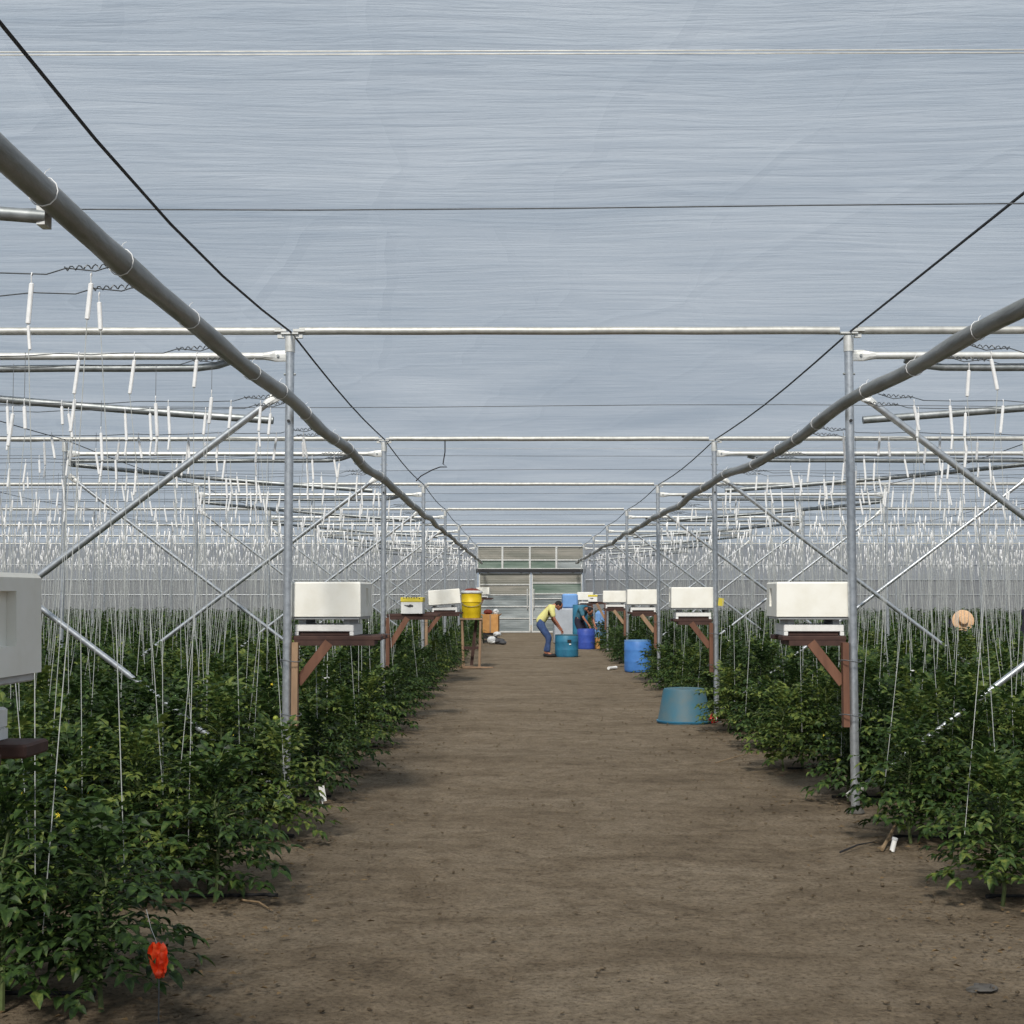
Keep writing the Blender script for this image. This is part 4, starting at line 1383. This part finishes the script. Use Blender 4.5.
def person(label, J, mats, hair='hair', hat=False, shoe='black'):
    """J: joints in world metres: pelvis, chest, neck, head, face (unit), and for each side hip/knee/ankle, shoulder/elbow/wrist/hand"""
    base = J['base']
    t = thing('person', label, 'person', base)
    b0 = Vector(base)
    G = lambda k: Vector(J[k]) - b0
    pel, che, nk, hd = G('pelvis'), G('chest'), G('neck'), G('head')
    face = Vector(J['face']).normalized()
    # body: one continuous figure
    V = [pel, pel.lerp(che, 0.5), che, nk, hd - (hd - nk).normalized() * 0.05, hd, hd + (hd - nk).normalized() * 0.075]
    Rr = [0.098, 0.095, 0.100, 0.050, 0.066, (0.082, 0.092), (0.055, 0.066)]
    E = [(0, 1), (1, 2), (2, 3), (3, 4), (4, 5), (5, 6)]
    for sd in ('l', 'r'):
        i = len(V)
        V += [G('hip_' + sd), G('hip_' + sd).lerp(G('knee_' + sd), 0.5), G('knee_' + sd), G('knee_' + sd).lerp(G('ankle_' + sd), 0.35), G('ankle_' + sd), G('toe_' + sd)]
        Rr += [0.088, 0.078, 0.056, 0.055, 0.038, 0.034]
        E += [(0, i)] + [(i + q, i + q + 1) for q in range(5)]
        i = len(V)
        el, wr, hn = G('elbow_' + sd), G('wrist_' + sd), G('hand_' + sd)
        V += [G('shoulder_' + sd), G('shoulder_' + sd).lerp(el, 0.5), el, el.lerp(wr, 0.4), wr, hn]
        Rr += [0.055, 0.046, 0.038, 0.036, 0.026, (0.036, 0.018)]
        E += [(2, i)] + [(i + q, i + q + 1) for q in range(5)]
        # fingers and thumb rooted in the palm
        d = (hn - wr).normalized()
        sidev = d.cross(Vector((0, 0, 1)))
        sidev = sidev.normalized() if sidev.length > 0.1 else Vector((0, 1, 0))
        drop = Vector((0, 0, -1))
    body = skinned('body', V, E, Rr, M['skin'], t)
    # fingers as chains, face features, ears: joined into the body mesh
    extra = MB()
    for sd in ('l', 'r'):
        wr, hn = G('wrist_' + sd), G('hand_' + sd)
        d = (hn - wr).normalized()
        sidev = d.cross(Vector((0, 0, 1)))
        sidev = sidev.normalized() if sidev.length > 0.1 else Vector((0, 1, 0))
        pn = sidev.cross(d).normalized()
        for q, ln in enumerate((0.070, 0.080, 0.075, 0.058)):
            o_ = hn + sidev * (q - 1.5) * 0.021 + d * 0.005
            extra.tube([o_, o_ + d * ln * 0.5 - pn * 0.004, o_ + d * ln * 0.85 - pn * 0.022, o_ + d * ln - pn * 0.04], [0.0095, 0.009, 0.0085, 0.006], 7)
        sg = 1 if sd == 'l' else -1
        o_ = wr.lerp(hn, 0.35) + sidev * sg * 0.025
        extra.tube([o_, o_ + sidev * sg * 0.025 + d * 0.03, o_ + sidev * sg * 0.035 + d * 0.062 - pn * 0.01], [0.011, 0.010, 0.007], 7)
    up = (hd - nk).normalized()
    up = (up - face * up.dot(face)).normalized()
    lat = face.cross(up).normalized()
    fm = Matrix((lat, face, up)).transposed()
    extra.blob(hd + face * 0.025 + up * 0.015, (0.075, 0.085, 0.105), 16, 10, 0, fm)
    extra.blob(hd + face * 0.055 - up * 0.055, (0.045, 0.045, 0.04), 12, 8, 0, fm)
    extra.tube([hd + face * 0.098 + up * 0.02, hd + face * 0.122 - up * 0.018, hd + face * 0.100 - up * 0.026], [0.007, 0.015, 0.012], 8)
    for sg in (-1, 1):
        extra.blob(hd + lat * sg * 0.08 + face * 0.0, (0.012, 0.022, 0.032), 8, 6, 0, fm)
    ex = extra.mesh('x', M['skin'], True)
    import bmesh
    bm = bmesh.new()
    bm.from_mesh(body.data)
    bm.from_mesh(ex)
    bm.to_mesh(body.data)
    bm.free()
    for p_ in body.data.polygons:
        p_.use_smooth = True
    for sg in (-1, 1):
        e_ = MB().blob(hd + face * 0.103 + lat * sg * 0.033 + up * 0.012, (0.012, 0.008, 0.007), 8, 6, 0, fm)
        e_.build('eye', M['black'], t)
    MB().blob(hd + face * 0.103 - up * 0.053, (0.022, 0.006, 0.006), 8, 5, 0, fm).build('mouth', M['brownred'], t)
    # hair
    hm = MB()
    hm.blob(hd - face * 0.012 + up * 0.035, (0.088, 0.100, 0.098), 18, 12, 0.04, fm, 3)
    hm.build('hair', M[hair], t, True)
    # shirt over trunk and upper arms
    V = [pel - (che - pel) * 0.20, pel.lerp(che, 0.4), che, che.lerp(nk, 0.62)]
    Rr = [0.142, 0.142, 0.146, 0.088]
    E = [(0, 1), (1, 2), (2, 3)]
    for sd in ('l', 'r'):
        i = len(V)
        V += [G('shoulder_' + sd), G('shoulder_' + sd).lerp(G('elbow_' + sd), 0.5), G('shoulder_' + sd).lerp(G('elbow_' + sd), 0.88)]
        Rr += [0.086, 0.074, 0.066]
        E += [(2, i), (i, i + 1), (i + 1, i + 2)]
    skinned('shirt', V, E, Rr, M[mats[0]], t)
    # trousers
    V = [pel + (che - pel) * 0.4, pel]
    Rr = [0.122, 0.145]
    E = [(0, 1)]
    for sd in ('l', 'r'):
        i = len(V)
        h_, k_, a_ = G('hip_' + sd), G('knee_' + sd), G('ankle_' + sd)
        V += [h_, h_.lerp(k_, 0.5), k_, k_.lerp(a_, 0.5), k_.lerp(a_, 0.95)]
        Rr += [0.108, 0.096, 0.078, 0.070, 0.064]
        E += [(1, i)] + [(i + q, i + q + 1) for q in range(4)]
    skinned('trousers', V, E, Rr, M[mats[1]], t)
    for sd in ('l', 'r'):
        a_, o_ = G('ankle_' + sd), G('toe_' + sd)
        heel = a_ - (o_ - a_).normalized() * 0.05
        heel.z = o_.z
        d = (o_ - heel)
        an = math.atan2(d.y, d.x)
        c_ = (heel + o_) / 2 + Vector((math.cos(an), math.sin(an), 0)) * 0.03
        m = MB()
        m.box((c_.x, c_.y, -b0.z + 0.045), (0.27, 0.10, 0.088), Euler((0, 0, an)).to_matrix(), 0.03)
        m.build('shoe', M[shoe], t, True)
    belt = pel.lerp(che, 0.04)
    ax = (che - pel).normalized()
    q = ax.to_track_quat('Z', 'Y').to_matrix()
    if hat:
        hb = MB()
        hb.lathe([(0.235, -0.015), (0.245, -0.01), (0.20, 0.012), (0.12, 0.018), (0.11, 0.02), (0.105, 0.09), (0.09, 0.115), (0.05, 0.125), (0, 0.12)], n=28)
        mt = Matrix.Translation(hd + up * 0.055) @ fm.to_4x4()
        hv = MB().add([mt @ Vector(v) for v in hb.v], hb.f)
        hv.build('straw_hat', M['straw'], t, True)
        bb = MB().lathe([(0.112, 0.022), (0.114, 0.024), (0.110, 0.052), (0.107, 0.054)], n=28)
        MB().add([mt @ Vector(v) for v in bb.v], bb.f).build('hat_band', M['strawband'], t, True)
    return t


def pose_from(base, fwd, pel, che, nk, hd, face, knees, ankles, elbows, wrists, hipw=0.095, shw=0.185):
    """2-D side pose turned to look along fwd: every point is (forward, height); sides are offset sideways"""
    f = Vector(fwd).normalized()
    l = Vector((-f.y, f.x, 0))
    b = Vector(base)
    P = lambda a, o=0.0: b + f * a[0] + l * o + Vector((0, 0, a[1]))
    J = {'base': tuple(b), 'pelvis': P(pel), 'chest': P(che), 'neck': P(nk), 'head': P(hd), 'face': f * face[0] + Vector((0, 0, face[1]))}
    for sd, sg in (('l', 1), ('r', -1)):
        i = 0 if sg > 0 else 1
        J['hip_' + sd] = P((pel[0], pel[1] - 0.06), sg * hipw)
        J['knee_' + sd] = P(knees[i], sg * (hipw + 0.02))
        J['ankle_' + sd] = P(ankles[i], sg * (hipw + 0.02))
        J['toe_' + sd] = P((ankles[i][0] + 0.15, 0.045), sg * (hipw + 0.05))
        J['shoulder_' + sd] = P((che[0] + (nk[0] - che[0]) * 0.45, che[1] + (nk[1] - che[1]) * 0.45), sg * shw)
        J['elbow_' + sd] = P(elbows[i], sg * (shw + 0.04))
        J['wrist_' + sd] = P(wrists[i], sg * (shw - 0.03))
        w = Vector(wrists[i]) - Vector(elbows[i])
        w = w.normalized() * 0.075
        J['hand_' + sd] = P((wrists[i][0] + w.x, wrists[i][1] + w.y), sg * (shw - 0.04))
    return J


# bending over the teal drum, facing across the path
YP = 35.9
bx = W(549, 656, YP).x
J = pose_from((bx, YP, 0), (1, 0, 0), (-0.24, 0.90), (-0.01, 1.24), (0.12, 1.34), (0.24, 1.33), (0.80, -0.60),
              ((0.02, 0.50), (-0.02, 0.50)), ((-0.10, 0.09), (-0.03, 0.09)), ((0.10, 0.96), (0.14, 0.98)), ((0.27, 0.74), (0.30, 0.75)))
person('person in a pale yellow shirt and jeans bending over the teal drum', J, ('shirt_y', 'jeans'))
# in teal behind the deep blue drum, stooping
YP = 41.9
bx = W(584, 640, YP).x
J = pose_from((bx, YP, 0), (0.75, -0.66, 0), (-0.22, 0.88), (0.00, 1.17), (0.10, 1.20), (0.22, 1.12), (0.6, -0.8),
              ((0.02, 0.48), (-0.02, 0.49)), ((-0.12, 0.09), (-0.06, 0.09)), ((0.16, 0.90), (0.16, 0.92)), ((0.30, 0.70), (0.30, 0.72)))
person('person in a teal shirt stooping behind the deep blue drum', J, ('shirt_t', 'navy'))
# straw hat among the plants
YP = 31.7
bx = W(964, 640, YP).x
J = pose_from((bx, YP + 0.25, 0), (-0.12, -1, 0), (-0.20, 0.76), (0.05, 0.96), (0.18, 1.01), (0.30, 1.02), (0.12, -0.99),
              ((0.14, 0.42), (0.10, 0.42)), ((-0.12, 0.09), (-0.14, 0.09)), ((0.22, 0.62), (0.22, 0.62)), ((0.34, 0.45), (0.34, 0.45)))
person('person in a straw hat crouching among the plants, only the hat showing', J, ('navy', 'jeans'), hat=True)
# dark-clothed worker at the picture's edge
YP = 19.1
bx = W(1030, 640, YP).x
J = pose_from((bx, YP, 0), (0.9, 0.3, 0), (-0.05, 0.90), (0.06, 1.28), (0.18, 1.42), (0.28, 1.50), (0.8, -0.5),
              ((0.06, 0.48), (-0.06, 0.48)), ((-0.06, 0.09), (-0.16, 0.09)), ((0.20, 1.05), (0.20, 1.05)), ((0.38, 0.92), (0.38, 0.92)))
person('person in dark clothes among the plants, cut off by the picture edge', J, ('navy', 'navy'))

# ------------------------------------------------------------------ light
w = bpy.data.worlds.new('world')
scene.world = w
w.use_nodes = True
nt = w.node_tree
bg = nt.nodes['Background']
bg.inputs['Color'].default_value = (0.58, 0.70, 0.86, 1)
bg.inputs['Strength'].default_value = 0.45
sd = bpy.data.lights.new('sun', 'SUN')
sd.energy = 6.2
sd.angle = R(9)
sd.color = (1.0, 0.95, 0.87)
so = bpy.data.objects.new('sun', sd)
COL.objects.link(so)
so.rotation_euler = (R(47), 0, R(-10))

scene.view_settings.view_transform = 'Standard'
scene.view_settings.look = 'None'
scene.view_settings.exposure = 0.2
scene.view_settings.gamma = 1.0
scene.view_settings.use_curve_mapping = False
scene.cycles.use_denoising = True
scene.cycles.max_bounces = 8
scene.cycles.transparent_max_bounces = 12
scene.cycles.sample_clamp_indirect = 6.0
